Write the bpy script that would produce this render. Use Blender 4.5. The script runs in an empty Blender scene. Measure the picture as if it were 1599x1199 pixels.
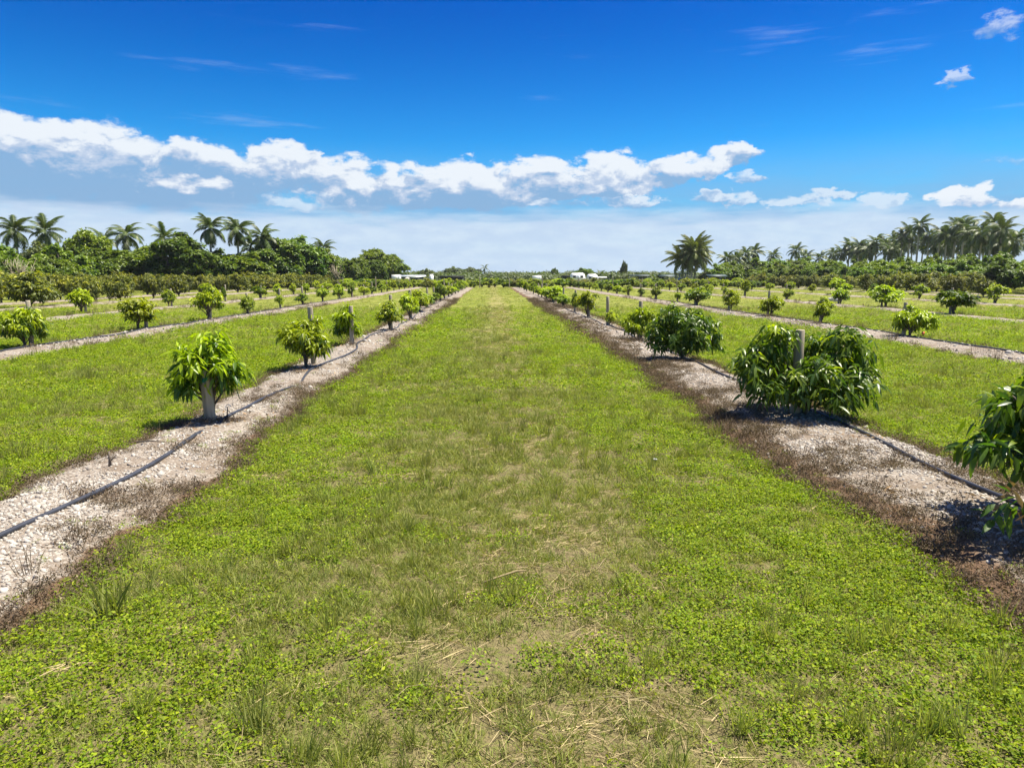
import bpy, math, random
import numpy as np
from mathutils import Vector, Matrix, Euler

SC = bpy.context.scene
COL = SC.collection
R = math.radians
RND = random.Random(11)

# ------------------------------------------------------------------ camera
CAM_H = 2.0
cam_d = bpy.data.cameras.new('camera')
cam = bpy.data.objects.new('camera', cam_d)
COL.objects.link(cam)
cam.location = (0.0, 0.0, CAM_H)
cam.rotation_euler = (R(90) - math.atan(169.5 / 1100.0), 0.0, -math.atan(32.5 / 1113.0))
cam_d.sensor_width = 36.0
cam_d.lens = 1100.0 / 1599.0 * 36.0
cam_d.clip_start = 0.05
cam_d.clip_end = 9000.0
SC.camera = cam

# ------------------------------------------------------------------ sun, exposure
SUN_EL, SUN_AZ = R(66.0), R(72.0)          # azimuth clockwise from +Y (ahead) towards +X (right)
sun_dir = Vector((math.sin(SUN_AZ) * math.cos(SUN_EL), math.cos(SUN_AZ) * math.cos(SUN_EL), math.sin(SUN_EL)))
sun_d = bpy.data.lights.new('sun', 'SUN')
sun_d.energy = 5.0
sun_d.angle = R(0.53)
sun_d.color = (1.0, 0.93, 0.80)
sun = bpy.data.objects.new('sun', sun_d)
sun.rotation_euler = sun_dir.to_track_quat('Z', 'Y').to_euler()
COL.objects.link(sun)
SC.view_settings.view_transform = 'Standard'
SC.view_settings.look = 'None'
SC.view_settings.gamma = 1.0
SC.view_settings.use_curve_mapping = False
SC.view_settings.exposure = 1.2
SC.render.engine = 'CYCLES'
SC.cycles.max_bounces = 6
SC.cycles.diffuse_bounces = 3
SC.cycles.glossy_bounces = 2
SC.cycles.transmission_bounces = 3
SC.cycles.transparent_max_bounces = 4
SC.cycles.use_denoising = True

# ------------------------------------------------------------------ node helpers
class NB:
    def __init__(self, tree):
        self.t = tree; self.N = tree.nodes; self.L = tree.links
    def new(self, typ, **kw):
        n = self.N.new(typ)
        for k, v in kw.items(): setattr(n, k, v)
        return n
    def put(self, sock, v):
        if isinstance(v, bpy.types.NodeSocket): self.L.new(v, sock)
        elif isinstance(v, (tuple, list)) and len(v) == 3 and sock.type == 'RGBA': sock.default_value = (*v, 1.0)
        else: sock.default_value = v
    def m(self, op, a, b=None, c=None, clamp=False):
        n = self.new('ShaderNodeMath', operation=op, use_clamp=clamp)
        self.put(n.inputs[0], a)
        if b is not None: self.put(n.inputs[1], b)
        if c is not None: self.put(n.inputs[2], c)
        return n.outputs[0]
    def mix(self, f, a, b, mode='MIX'):
        n = self.new('ShaderNodeMix', data_type='RGBA', blend_type=mode)
        self.put(n.inputs[0], f); self.put(n.inputs[6], a); self.put(n.inputs[7], b)
        return n.outputs[2]
    def step(self, x, lo, hi, a=0.0, b=1.0):
        n = self.new('ShaderNodeMapRange', interpolation_type='SMOOTHSTEP')
        self.put(n.inputs[0], x)
        n.inputs[1].default_value = lo; n.inputs[2].default_value = hi
        n.inputs[3].default_value = a; n.inputs[4].default_value = b
        return n.outputs[0]
    def noise(self, vec, scale, detail=4.0, rough=0.55, dist=0.0):
        n = self.new('ShaderNodeTexNoise')
        if vec is not None: self.put(n.inputs['Vector'], vec)
        n.inputs['Scale'].default_value = scale; n.inputs['Detail'].default_value = detail
        n.inputs['Roughness'].default_value = rough; n.inputs['Distortion'].default_value = dist
        return n.outputs[0]
    def xyz(self, x, y, z):
        n = self.new('ShaderNodeCombineXYZ')
        for s, v in zip(n.inputs, (x, y, z)): self.put(s, v)
        return n.outputs[0]

# ------------------------------------------------------------------ sky (world): Nishita + cloud layers by direction
world = bpy.data.worlds.new('World')
SC.world = world
world.use_nodes = True
wt = world.node_tree
for n in list(wt.nodes): wt.nodes.remove(n)
w = NB(wt)
wout = w.new('ShaderNodeOutputWorld')
bg = w.new('ShaderNodeBackground')
wt.links.new(bg.outputs[0], wout.inputs[0])
bg.inputs['Strength'].default_value = 0.080
sky = w.new('ShaderNodeTexSky', sky_type='NISHITA')
sky.sun_disc = False
sky.sun_elevation = SUN_EL
sky.sun_rotation = SUN_AZ
sky.air_density = 1.0; sky.dust_density = 0.4; sky.ozone_density = 2.5
gen = w.new('ShaderNodeTexCoord').outputs['Generated']
sep = w.new('ShaderNodeSeparateXYZ'); wt.links.new(gen, sep.inputs[0])
dx, dy, dz = sep.outputs
el = w.m('MULTIPLY', w.m('ARCSINE', dz), 57.29578)
az = w.m('MULTIPLY', w.m('ARCTAN2', dx, dy), 57.29578)
hs = w.new('ShaderNodeHueSaturation')
hs.inputs['Hue'].default_value = 0.497; hs.inputs['Saturation'].default_value = 1.5; hs.inputs['Value'].default_value = 1.0
wt.links.new(sky.outputs[0], hs.inputs['Color'])
base = w.mix(1.0, hs.outputs[0], (0.20, 0.66, 0.86), 'MULTIPLY')
base = w.mix(w.step(el, 5.0, 23.0), base, w.mix(1.0, base, (0.10, 0.47, 0.78), 'MULTIPLY'))
# noise domains
flat = w.xyz(dx, dy, w.m('MULTIPLY', dz, 1.9))
warp = w.new('ShaderNodeTexNoise'); w.put(warp.inputs['Vector'], flat); warp.inputs['Scale'].default_value = 9.0; warp.inputs['Detail'].default_value = 3.0
wv = w.new('ShaderNodeVectorMath', operation='MULTIPLY_ADD')
w.put(wv.inputs[0], warp.outputs['Color']); wv.inputs[1].default_value = (0.05, 0.05, 0.05); w.put(wv.inputs[2], flat)
flw = wv.outputs[0]
na = w.noise(flw, 13.0, 10.0, 0.63)
v1 = w.new('ShaderNodeTexVoronoi', feature='SMOOTH_F1'); w.put(v1.inputs['Vector'], flw); v1.inputs['Scale'].default_value = 44.0; v1.inputs['Smoothness'].default_value = 0.5
n1 = w.m('MULTIPLY_ADD', v1.outputs['Distance'], -0.16, w.m('MULTIPLY_ADD', na, 1.0, 0.07))
up = w.new('ShaderNodeVectorMath', operation='ADD'); w.put(up.inputs[0], flw); up.inputs[1].default_value = (0.008, 0.0, 0.022)
n2 = w.noise(up.outputs[0], 13.0, 7.0, 0.63)
nbig = w.noise(flat, 4.0, 4.0, 0.5)
# cumulus bodies: azimuth, elevation, half width, rise, fall, amount, brightness
BLOBS = [(-46.0,7.2,8.0,2.6,3.4,.9,.1),(-58.0,6.8,6.0,2.0,1.6,.9,.2),
    (-33.3,7.48,6.91,3.25,3.70,1.0,0.0),(-28.0,7.64,6.90,2.85,3.68,1.0,0.0),(-22.0,7.47,7.61,2.51,3.38,1.0,0.0),
    (-15.6,8.25,3.0,2.11,2.01,1.05,.25),(-10.3,6.75,6.2,2.5,2.3,1.0,.15),(-1.8,7.0,6.0,2.5,2.3,1.05,.2),(-6.0,6.6,5.0,1.9,1.9,1.0,.1),
    (4.2,7.0,5.0,2.4,2.0,1.0,.2),(9.7,7.2,4.6,2.4,1.7,1.05,.2),(13.0,7.4,3.6,1.6,1.1,1.0,.2),(15.6,7.9,3.6,1.6,1.1,.95,.2),
    (18.6,8.75,2.7,1.2,.9,.95,.25),(19.4,7.09,1.48,.74,.54,.8,.3),(-22.5,6.22,4.89,.96,.48,.95,.8),
    (22.5,5.23,3.56,.96,.48,.8,.5),(29.2,5.14,1.9,.68,.41,.8,.5),(33.8,4.82,2.59,1.04,.61,1.0,.6),
    (36.9,4.41,1.5,.92,.5,.95,.4),(32.4,12.63,1.85,.75,.44,.72,.2),(35.0,15.18,2.45,1.45,.85,.62,.2),
    (35.9,7.27,2.39,.63,.51,.5,.2),(-14.6,5.28,4.39,1.31,.6,.65,.3),(11.5,5.6,4.0,.75,.5,.85,.3),(17.5,5.75,3.6,.7,.45,.85,.3),(5.5,5.35,3.2,.6,.4,.75,.3),(26.0,5.7,2.8,.6,.4,.8,.35),(48.0,6.0,6.0,1.8,1.2,1.0,.4),(62.0,7.0,7.0,2.2,1.4,1.0,.3)]
wb = w.new('ShaderNodeTexNoise'); w.put(wb.inputs['Vector'], flat); wb.inputs['Scale'].default_value = 24.0; wb.inputs['Detail'].default_value = 6.0; wb.inputs['Roughness'].default_value = 0.62
wsep = w.new('ShaderNodeSeparateColor'); w.put(wsep.inputs[0], wb.outputs['Color'])
azw = w.m('MULTIPLY_ADD', w.m('SUBTRACT', wsep.outputs[0], 0.5), 5.0, az)
elw = w.m('MULTIPLY_ADD', w.m('SUBTRACT', wsep.outputs[1], 0.5), 2.6, el)
fld = 0.0; sw = 0.001; st = 0.0; so = 0.0
for (a0, e0, ra, ru, rd, amp, br) in BLOBS:
    u = w.m('MULTIPLY', w.m('SUBTRACT', azw, a0), 1.0 / ra)
    v0 = w.m('SUBTRACT', elw, e0)
    v = w.m('MULTIPLY', v0, 1.0 / ru)
    vd = w.m('MAXIMUM', v, w.m('MULTIPLY', v0, -1.0 / rd))
    d2 = w.m('ADD', w.m('MULTIPLY', u, u), w.m('MULTIPLY', vd, vd))
    g = w.m('MAXIMUM', w.m('SUBTRACT', amp, d2), 0.0)
    fld = w.m('MAXIMUM', fld, g)
    sw = w.m('ADD', sw, g)
    st = w.m('ADD', st, w.m('MULTIPLY', g, w.m('ADD', v, br)))
    so = w.m('MULTIPLY_ADD', g, 1.0 if amp > .85 else amp * .85, so)
tv = w.m('DIVIDE', st, sw)                                  # height inside the body: 0 middle, 1 top
body = w.m('MULTIPLY_ADD', w.m('SUBTRACT', n1, 0.5), 4.6, w.m('MULTIPLY', w.m('POWER', fld, 0.8), 1.6))
body = w.m('ADD', body, w.step(tv, -0.6, 0.1, 0.40, 0.0))
edge = w.step(body, 0.30, 0.95)
lowcut = w.step(fld, 0.0, 0.40)
dens = w.m('MULTIPLY', w.m('MULTIPLY', edge, lowcut), w.m('DIVIDE', so, sw))
rel = w.m('MULTIPLY', w.m('SUBTRACT', na, n2), 4.6)
sh = w.m('ADD', w.m('MULTIPLY_ADD', tv, 1.45, rel), -0.12)
sh = w.step(sh, -0.60, 0.80)
cl = w.mix(w.step(sh, 0.0, 0.6), (1.5, 2.5, 3.85), w.mix(w.step(sh, 0.5, 1.0), (2.9, 3.5, 4.5), (4.7, 5.0, 5.35)))
belly = w.step(sh, 0.0, 0.5, 0.86, 0.98)
# streaked pale veil low over the horizon, round the whole compass
streak = w.noise(w.xyz(dx, dy, w.m('MULTIPLY', dz, 7.0)), 6.0, 6.0, 0.55)
fine = w.noise(w.xyz(dx, dy, w.m('MULTIPLY', dz, 3.0)), 22.0, 6.0, 0.6)
vel = w.m('ADD', w.m('ADD', el, w.m('MULTIPLY', w.m('SUBTRACT', streak, 0.5), 3.4)), w.m('MULTIPLY', w.m('SUBTRACT', fine, 0.5), 1.2))
veil = w.step(vel, 3.8, 5.3, 0.90, 0.0)
veil2 = w.m('MULTIPLY', w.step(el, 4.0, 10.5, 0.88, 0.0), w.step(streak, 0.15, 0.60, 0.35, 1.0))
cirr = w.noise(w.xyz(w.m('ADD', dx, w.m('MULTIPLY', dz, 1.3)), dy, w.m('MULTIPLY', dz, 11.0)), 4.0, 7.0, 0.62)
cir = w.m('MULTIPLY', w.step(cirr, 0.60, 0.86, 0.0, 0.34), w.step(el, 7.0, 11.0))
c = w.mix(w.m('MULTIPLY', cir, w.step(el, 40.0, 25.0)), base, (3.6, 4.3, 5.2))
c = w.mix(veil2, c, (1.35, 2.55, 4.2))
veilc = w.mix(w.step(fine, 0.35, 0.7), (3.2, 3.95, 4.95), (3.7, 4.4, 5.15))
c = w.mix(w.m('MULTIPLY', dens, belly), c, cl)
over = w.noise(w.xyz(w.m('DIVIDE', dx, w.m('ADD', dz, 0.15)), w.m('DIVIDE', dy, w.m('ADD', dz, 0.15)), 3.3), 1.7, 8.0, 0.58)  # unseen overhead clouds, added to whiten the blue sky fill in shadows
ov = w.m('MULTIPLY', w.step(over, 0.50, 0.66), w.step(el, 20.0, 34.0))
c = w.mix(w.m('MULTIPLY', ov, 0.92), c, w.mix(w.step(over, 0.55, 0.8), (5.0, 5.2, 5.5), (3.4, 3.8, 4.4)))
c = w.mix(veil, c, veilc)
w.put(bg.inputs['Color'], c)

# ------------------------------------------------------------------ object helpers
def link(o, parent=None):
    COL.objects.link(o)
    if parent is not None: o.parent = parent
    return o
def tag(o, label=None, cat=None, group=None, kind=None):
    if label: o['label'] = label
    if cat: o['category'] = cat
    if group: o['group'] = group
    if kind: o['kind'] = kind
    return o
def thing(name, loc, label, cat, group=None, rz=0.0, sc=1.0):
    o = bpy.data.objects.new(name, None)
    o.empty_display_size = 0.1
    o.location = loc; o.rotation_euler = (0, 0, rz)
    o.scale = (sc, sc, sc) if not isinstance(sc, tuple) else sc
    link(o)
    return tag(o, label, cat, group)
def part(name, me, parent, loc=(0, 0, 0), rot=(0, 0, 0), sc=1.0):
    o = bpy.data.objects.new(name, me)
    o.location = loc; o.rotation_euler = rot; o.scale = (sc, sc, sc) if not isinstance(sc, tuple) else sc
    return link(o, parent)
def mesh_np(name, V, Fs, mats, attrs=None, smooth=False, midx=None):
    me = bpy.data.meshes.new(name)
    V = np.asarray(V, dtype=np.float32)
    tot = [np.full(len(F), F.shape[1], dtype=np.int32) for F in Fs if len(F)]
    idx = [np.asarray(F, dtype=np.int32).ravel() for F in Fs if len(F)]
    tot = np.concatenate(tot); idx = np.concatenate(idx)
    me.vertices.add(len(V)); me.vertices.foreach_set('co', V.ravel())
    me.loops.add(len(idx)); me.loops.foreach_set('vertex_index', idx)
    me.polygons.add(len(tot))
    st_ = np.zeros(len(tot), dtype=np.int32); st_[1:] = np.cumsum(tot)[:-1]
    me.polygons.foreach_set('loop_start', st_)
    if midx is not None: me.polygons.foreach_set('material_index', np.asarray(midx, dtype=np.int32))
    if smooth: me.polygons.foreach_set('use_smooth', np.ones(len(tot), dtype=bool))
    for k, (dom, arr) in (attrs or {}).items():
        a = me.attributes.new(k, 'FLOAT', dom); a.data.foreach_set('value', np.asarray(arr, dtype=np.float32))
    for mm in (mats if isinstance(mats, (list, tuple)) else [mats]): me.materials.append(mm)
    me.update(calc_edges=True)
    return me
class MB:
    """collects boxes, tubes and lathes into one mesh"""
    def __init__(self): self.V = []; self.F4 = []; self.F3 = []; self.n = 0
    def add(self, V, F4=None, F3=None):
        V = np.asarray(V, float); self.V.append(V)
        if F4 is not None and len(F4): self.F4.append(np.asarray(F4) + self.n)
        if F3 is not None and len(F3): self.F3.append(np.asarray(F3) + self.n)
        self.n += len(V)
    def box(self, x0, x1, y0, y1, z0, z1):
        v = [(x, y, z) for z in (z0, z1) for y in (y0, y1) for x in (x0, x1)]
        self.add(v, [(0, 2, 3, 1), (4, 5, 7, 6), (0, 1, 5, 4), (2, 6, 7, 3), (0, 4, 6, 2), (1, 3, 7, 5)])
    def tube(self, P, rad, n=6, cap=True):
        P = np.asarray(P, float); k = len(P)
        rad = np.full(k, rad) if np.isscalar(rad) else np.asarray(rad, float)
        T = np.gradient(P, axis=0); T /= np.linalg.norm(T, axis=1)[:, None] + 1e-9
        ref = np.where(np.abs(T[:, 2:3]) > 0.9, [[1.0, 0, 0]], [[0, 0, 1.0]])
        A = np.cross(T, ref); A /= np.linalg.norm(A, axis=1)[:, None] + 1e-9
        B = np.cross(T, A)
        an = np.arange(n) * 2 * math.pi / n
        V = (P[:, None, :] + rad[:, None, None] * (np.cos(an)[None, :, None] * A[:, None, :] + np.sin(an)[None, :, None] * B[:, None, :])).reshape(-1, 3)
        F = [(i * n + j, i * n + (j + 1) % n, (i + 1) * n + (j + 1) % n, (i + 1) * n + j) for i in range(k - 1) for j in range(n)]
        F3 = []
        if cap:
            V = np.vstack([V, P[:1], P[-1:]]); a, b = k * n, k * n + 1
            F3 = [(a, (j + 1) % n, j) for j in range(n)] + [(b, (k - 1) * n + j, (k - 1) * n + (j + 1) % n) for j in range(n)]
        self.add(V, F, F3)
    def mesh(self, name, mat, smooth=False):
        Fs = []
        if self.F4: Fs.append(np.vstack(self.F4))
        if self.F3: Fs.append(np.vstack(self.F3))
        return mesh_np(name, np.vstack(self.V), Fs, mat, smooth=smooth)

# ------------------------------------------------------------------ materials
def new_mat(name):
    m_ = bpy.data.materials.new(name); m_.use_nodes = True
    nb = NB(m_.node_tree)
    return m_, nb, m_.node_tree.nodes['Principled BSDF'], m_.node_tree.nodes['Material Output']
def mat_plain(name, col, rough=0.7, var=0.25, scale=8.0, bump=0.0, metal=0.0, stretch=(1, 1, 1)):
    m_, b, p, o = new_mat(name)
    tc = b.new('ShaderNodeTexCoord').outputs['Object']
    mp = b.new('ShaderNodeMapping'); b.put(mp.inputs[0], tc); mp.inputs['Scale'].default_value = stretch
    n = b.noise(mp.outputs[0], scale, 6.0, 0.6)
    b.put(p.inputs['Base Color'], b.mix(b.step(n, 0.3, 0.7), tuple(x * (1 - var) for x in col), tuple(min(1, x * (1 + var)) for x in col)))
    p.inputs['Roughness'].default_value = rough; p.inputs['Metallic'].default_value = metal
    if bump:
        bn = b.new('ShaderNodeBump'); bn.inputs['Strength'].default_value = bump; bn.inputs['Distance'].default_value = 0.02
        b.put(bn.inputs['Height'], n); b.put(p.inputs['Normal'], bn.outputs[0])
    return m_
def mat_leaf(name, old, young, rough=0.45, trans=0.3, var=0.25, spec=0.5):
    """leaf: age attribute blends mature and young colour; light passes through"""
    m_, b, p, o = new_mat(name)
    at = b.new('ShaderNodeAttribute', attribute_name='age').outputs['Fac']
    oi = b.new('ShaderNodeObjectInfo').outputs['Random']
    cc = b.mix(at, old, young)
    h = b.new('ShaderNodeHueSaturation')
    b.put(h.inputs['Color'], cc)
    b.put(h.inputs['Hue'], b.m('MULTIPLY_ADD', oi, 0.022, 0.494))
    b.put(h.inputs['Value'], b.m('MULTIPLY_ADD', b.m('FRACT', b.m('MULTIPLY', oi, 7.3)), var * 2, 1.0 - var))
    b.put(p.inputs['Base Color'], h.outputs[0])
    p.inputs['Roughness'].default_value = rough
    p.inputs['Specular IOR Level'].default_value = spec
    tr = b.new('ShaderNodeBsdfTranslucent')
    b.put(tr.inputs['Color'], b.mix(1.0, h.outputs[0], (1.25, 1.3, 0.5), 'MULTIPLY'))
    ms = b.new('ShaderNodeMixShader'); ms.inputs[0].default_value = trans
    b.L.new(p.outputs[0], ms.inputs[1]); b.L.new(tr.outputs[0], ms.inputs[2]); b.L.new(ms.outputs[0], o.inputs[0])
    return m_
M = {}
M['leaf'] = mat_leaf('orchard_leaf', (0.052, 0.112, 0.014), (0.40, 0.49, 0.010), 0.38, 0.42)
M['leaf_far'] = mat_leaf('orchard_leaf_far', (0.050, 0.104, 0.013), (0.41, 0.47, 0.009), 0.5, 0.44)
M['olive'] = mat_leaf('olive_leaf', (0.085, 0.108, 0.024), (0.38, 0.36, 0.018), 0.55, 0.32)
M['broad'] = mat_leaf('broad_leaf', (0.052, 0.104, 0.014), (0.20, 0.265, 0.022), 0.5, 0.36)
M['broad_b'] = mat_leaf('bright_broad_leaf', (0.060, 0.110, 0.012), (0.22, 0.28, 0.018), 0.5, 0.35)
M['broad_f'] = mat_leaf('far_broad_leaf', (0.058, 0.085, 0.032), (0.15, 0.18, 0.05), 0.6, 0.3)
M['frond'] = mat_leaf('palm_frond', (0.040, 0.078, 0.022), (0.19, 0.215, 0.045), 0.45, 0.28, 0.25, 0.35)
M['coco'] = mat_leaf('coconut_frond', (0.055, 0.082, 0.022), (0.21, 0.22, 0.05), 0.5, 0.28, 0.25, 0.25)
M['dryleaf'] = mat_leaf('dry_leaf', (0.20, 0.12, 0.06), (0.36, 0.22, 0.11), 0.8, 0.2)
M['weed'] = mat_leaf('ground_weed', (0.125, 0.200, 0.012), (0.375, 0.425, 0.014), 0.6, 0.42, 0.25, 0.2)
M['grass'] = mat_leaf('grass_blade', (0.150, 0.190, 0.034), (0.385, 0.375, 0.115), 0.6, 0.35, 0.25, 0.2)
M['straw'] = mat_leaf('dry_straw', (0.29, 0.22, 0.105), (0.52, 0.41, 0.22), 0.8, 0.15, 0.3)
M['dead'] = mat_leaf('dead_weed', (0.098, 0.070, 0.048), (0.23, 0.172, 0.118), 0.9, 0.15, 0.25, 0.1)
M['bark'] = mat_plain('bark', (0.12, 0.095, 0.07), 0.9, 0.4, 14, 0.6, stretch=(1, 1, .25))
M['palmtrunk'] = mat_plain('palm_trunk', (0.34, 0.31, 0.27), 0.85, 0.3, 6, 0.4, stretch=(1, 1, 3))
M['shaft'] = mat_plain('crownshaft', (0.09, 0.15, 0.04), 0.45, 0.2, 3, 0.0, stretch=(1, 1, .2))
M['postwood'] = mat_plain('weathered_wood', (0.32, 0.275, 0.195), 0.9, 0.35, 18, 0.7, stretch=(1, 1, .08))
M['tube'] = mat_plain('black_poly_pipe', (0.030, 0.033, 0.043), 0.5, 0.3, 6)
M['greenpaint'] = mat_plain('green_paint', (0.02, 0.22, 0.15), 0.7, 0.25, 20)
M['white'] = mat_plain('white_paint', (0.78, 0.79, 0.80), 0.4, 0.06, 3)
M['cream'] = mat_plain('cream_paint', (0.66, 0.58, 0.45), 0.6, 0.1, 3)
M['roofgrey'] = mat_plain('pale_metal_roof', (0.55, 0.60, 0.62), 0.45, 0.1, 4, metal=0.2)
M['shade'] = mat_plain('black_shade_cloth', (0.02, 0.022, 0.024), 0.9, 0.3, 5)
M['darkgreen'] = mat_plain('dark_green_sheet', (0.03, 0.055, 0.05), 0.6, 0.2, 5)
M['glass'] = mat_plain('dark_window', (0.03, 0.04, 0.05), 0.12, 0.1, 3)
M['rubber'] = mat_plain('rubber', (0.02, 0.02, 0.02), 0.8, 0.1, 4)
M['bluecar'] = mat_plain('blue_car_paint', (0.10, 0.20, 0.30), 0.3, 0.05, 2)
M['orange'] = mat_plain('orange_tape', (0.75, 0.16, 0.06), 0.6, 0.1, 4)
M['stonegrey'] = mat_plain('grey_stone', (0.40, 0.38, 0.35), 0.9, 0.25, 6, 0.5)
M['metal'] = mat_plain('galvanised_steel', (0.35, 0.37, 0.38), 0.45, 0.1, 5, metal=0.7)

def mat_stone():
    m_, b, p, o = new_mat('limestone_chip')
    oi = b.new('ShaderNodeObjectInfo').outputs['Random']
    r2 = b.m('FRACT', b.m('MULTIPLY', oi, 5.7))
    c_ = b.mix(b.m('POWER', oi, 1.5), (0.43, 0.40, 0.35), (0.24, 0.205, 0.165))
    c_ = b.mix(b.step(r2, 0.86, 1.0), c_, (0.20, 0.17, 0.15))
    b.put(p.inputs['Base Color'], c_); p.inputs['Roughness'].default_value = 0.9
    return m_
M['stone'] = mat_stone()

def mat_ground():
    m_, b, p, o = new_mat('lawn_ground')
    pos = b.new('ShaderNodeNewGeometry').outputs['Position']
    s = b.new('ShaderNodeSeparateXYZ'); b.put(s.inputs[0], pos)
    nA = b.noise(pos, 0.35, 5.0, 0.6); nB = b.noise(pos, 2.2, 6.0, 0.65); nC = b.noise(pos, 14.0, 5.0, 0.7); nD = b.noise(pos, 55.0, 3.0, 0.7)
    green = b.mix(b.step(nB, 0.32, 0.66), (0.112, 0.146, 0.022), (0.195, 0.226, 0.028))
    green = b.mix(b.step(nA, 0.38, 0.65), green, (0.225, 0.228, 0.055))
    x = s.outputs[0]
    mid = b.m('DIVIDE', b.m('SUBTRACT', x, 0.35), 0.75)
    dryw = b.m('POWER', 2.718, b.m('MULTIPLY', b.m('MULTIPLY', mid, mid), -1.0))
    dry = b.m('ADD', b.m('MULTIPLY', dryw, 0.85), b.m('MULTIPLY', b.m('SUBTRACT', nA, 0.5), 1.6))
    dry = b.m('MULTIPLY', b.step(dry, 0.1, 0.9), b.step(nC, 0.25, 0.65))
    c_ = b.mix(b.m('MULTIPLY', dry, 0.8), green, (0.29, 0.235, 0.115))
    # soil shows between plants near by
    ca = b.new('ShaderNodeVectorMath', operation='LENGTH'); b.put(ca.inputs[0], pos)
    thatch = b.mix(b.step(nD, 0.35, 0.65), (0.085, 0.065, 0.040), (0.27, 0.215, 0.115))
    thatch = b.mix(b.step(nC, 0.48, 0.66), thatch, (0.115, 0.150, 0.024))
    c_ = b.mix(b.step(ca.outputs['Value'], 9.0, 30.0, 0.82, 0.0), c_, thatch)
    c_ = b.mix(b.m('MULTIPLY', b.step(nD, 0.45, 0.75), 0.40), c_, (0.065, 0.075, 0.016))
    b.put(p.inputs['Base Color'], c_); p.inputs['Roughness'].default_value = 1.0
    p.inputs['Specular IOR Level'].default_value = 0.1
    bn = b.new('ShaderNodeBump'); bn.inputs['Strength'].default_value = 0.9; bn.inputs['Distance'].default_value = 0.05
    b.put(bn.inputs['Height'], b.m('ADD', nC, b.m('MULTIPLY', nD, 0.6))); b.put(p.inputs['Normal'], bn.outputs[0])
    return m_
M['ground'] = mat_ground()

def mat_bed():
    m_, b, p, o = new_mat('limestone_bed')
    pos = b.new('ShaderNodeNewGeometry').outputs['Position']
    fr = b.new('ShaderNodeAttribute', attribute_name='fringe').outputs['Fac']     # 1 at the weedy verge
    nA = b.noise(pos, 0.9, 5.0, 0.6); nB = b.noise(pos, 4.5, 6.0, 0.65); nC = b.noise(pos, 26.0, 4.0, 0.7)
    vo = b.new('ShaderNodeTexVoronoi'); b.put(vo.inputs['Vector'], pos); vo.inputs['Scale'].default_value = 32.0
    chip = b.mix(b.new('ShaderNodeSeparateColor').outputs[0], (0.52, 0.46, 0.38), (0.52, 0.46, 0.38))
    sc_ = b.new('ShaderNodeSeparateColor'); b.put(sc_.inputs[0], vo.outputs['Color'])
    chip = b.mix(sc_.outputs[0], (0.37, 0.335, 0.285), (0.20, 0.165, 0.13))
    chip = b.mix(b.step(vo.outputs['Distance'], 0.45, 0.75, 0.0, 0.6), chip, (0.16, 0.12, 0.09))
    soil = b.mix(nC, (0.13, 0.10, 0.074), (0.25, 0.20, 0.15))
    c_ = b.mix(b.step(b.m('ADD', b.m('MULTIPLY', nA, 0.6), b.m('MULTIPLY', nB, 0.4)), 0.47, 0.60), chip, soil)
    k = b.m('ADD', fr, b.m('MULTIPLY', b.m('SUBTRACT', nB, 0.5), 0.9))
    dead = b.mix(nC, (0.075, 0.046, 0.028), (0.18, 0.115, 0.07))
    c_ = b.mix(b.step(k, 0.42, 0.66), c_, dead)
    wd_ = b.new('ShaderNodeAttribute', attribute_name='weedy').outputs['Fac']
    kw = b.m('ADD', b.m('MULTIPLY', b.m('SUBTRACT', nA, 0.5), 2.4), b.m('ADD', wd_, b.m('SUBTRACT', nB, 0.5)))
    c_ = b.mix(b.step(kw, 0.42, 0.62), c_, b.mix(nB, (0.17, 0.125, 0.075), (0.16, 0.19, 0.035)))
    b.put(p.inputs['Base Color'], c_); p.inputs['Roughness'].default_value = 0.95; p.inputs['Specular IOR Level'].default_value = 0.15
    bn = b.new('ShaderNodeBump'); bn.inputs['Strength'].default_value = 0.8; bn.inputs['Distance'].default_value = 0.03
    b.put(bn.inputs['Height'], b.m('ADD', nC, b.m('MULTIPLY', vo.outputs['Distance'], -0.6))); b.put(p.inputs['Normal'], bn.outputs[0])
    return m_
M['bed'] = mat_bed()

# ------------------------------------------------------------------ numpy noise
class VN:
    def __init__(self, seed):
        self.t = np.random.default_rng(seed).random((256, 256))
    def __call__(self, x, y, s, oct_=3):
        x = np.asarray(x, float) * s; y = np.asarray(y, float) * s
        r = np.zeros(np.broadcast(x, y).shape); a = 0.5; tot = 0
        for k in range(oct_):
            xi = np.floor(x).astype(int); yi = np.floor(y).astype(int)
            fx = x - xi; fy = y - yi; fx = fx * fx * (3 - 2 * fx); fy = fy * fy * (3 - 2 * fy)
            t = self.t
            g = lambda i, j: t[(xi + i) & 255, (yi + j) & 255]
            r = r + a * ((g(0, 0) * (1 - fx) + g(1, 0) * fx) * (1 - fy) + (g(0, 1) * (1 - fx) + g(1, 1) * fx) * fy)
            tot += a; a *= 0.5; x = x * 2.03 + 17.3; y = y * 2.03 + 5.1
        return r / tot
noA, noB, noC, noD = VN(1), VN(2), VN(3), VN(4)
def gz(x, y):
    """gentle undulation of the ground, fading out far away"""
    f = np.exp(-np.maximum(0, np.asarray(y, float) - 20) / 40.0)
    return (noA(np.asarray(x) + 300, np.asarray(y) + 300, 0.5, 2) - 0.5) * 0.05 * f

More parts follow.
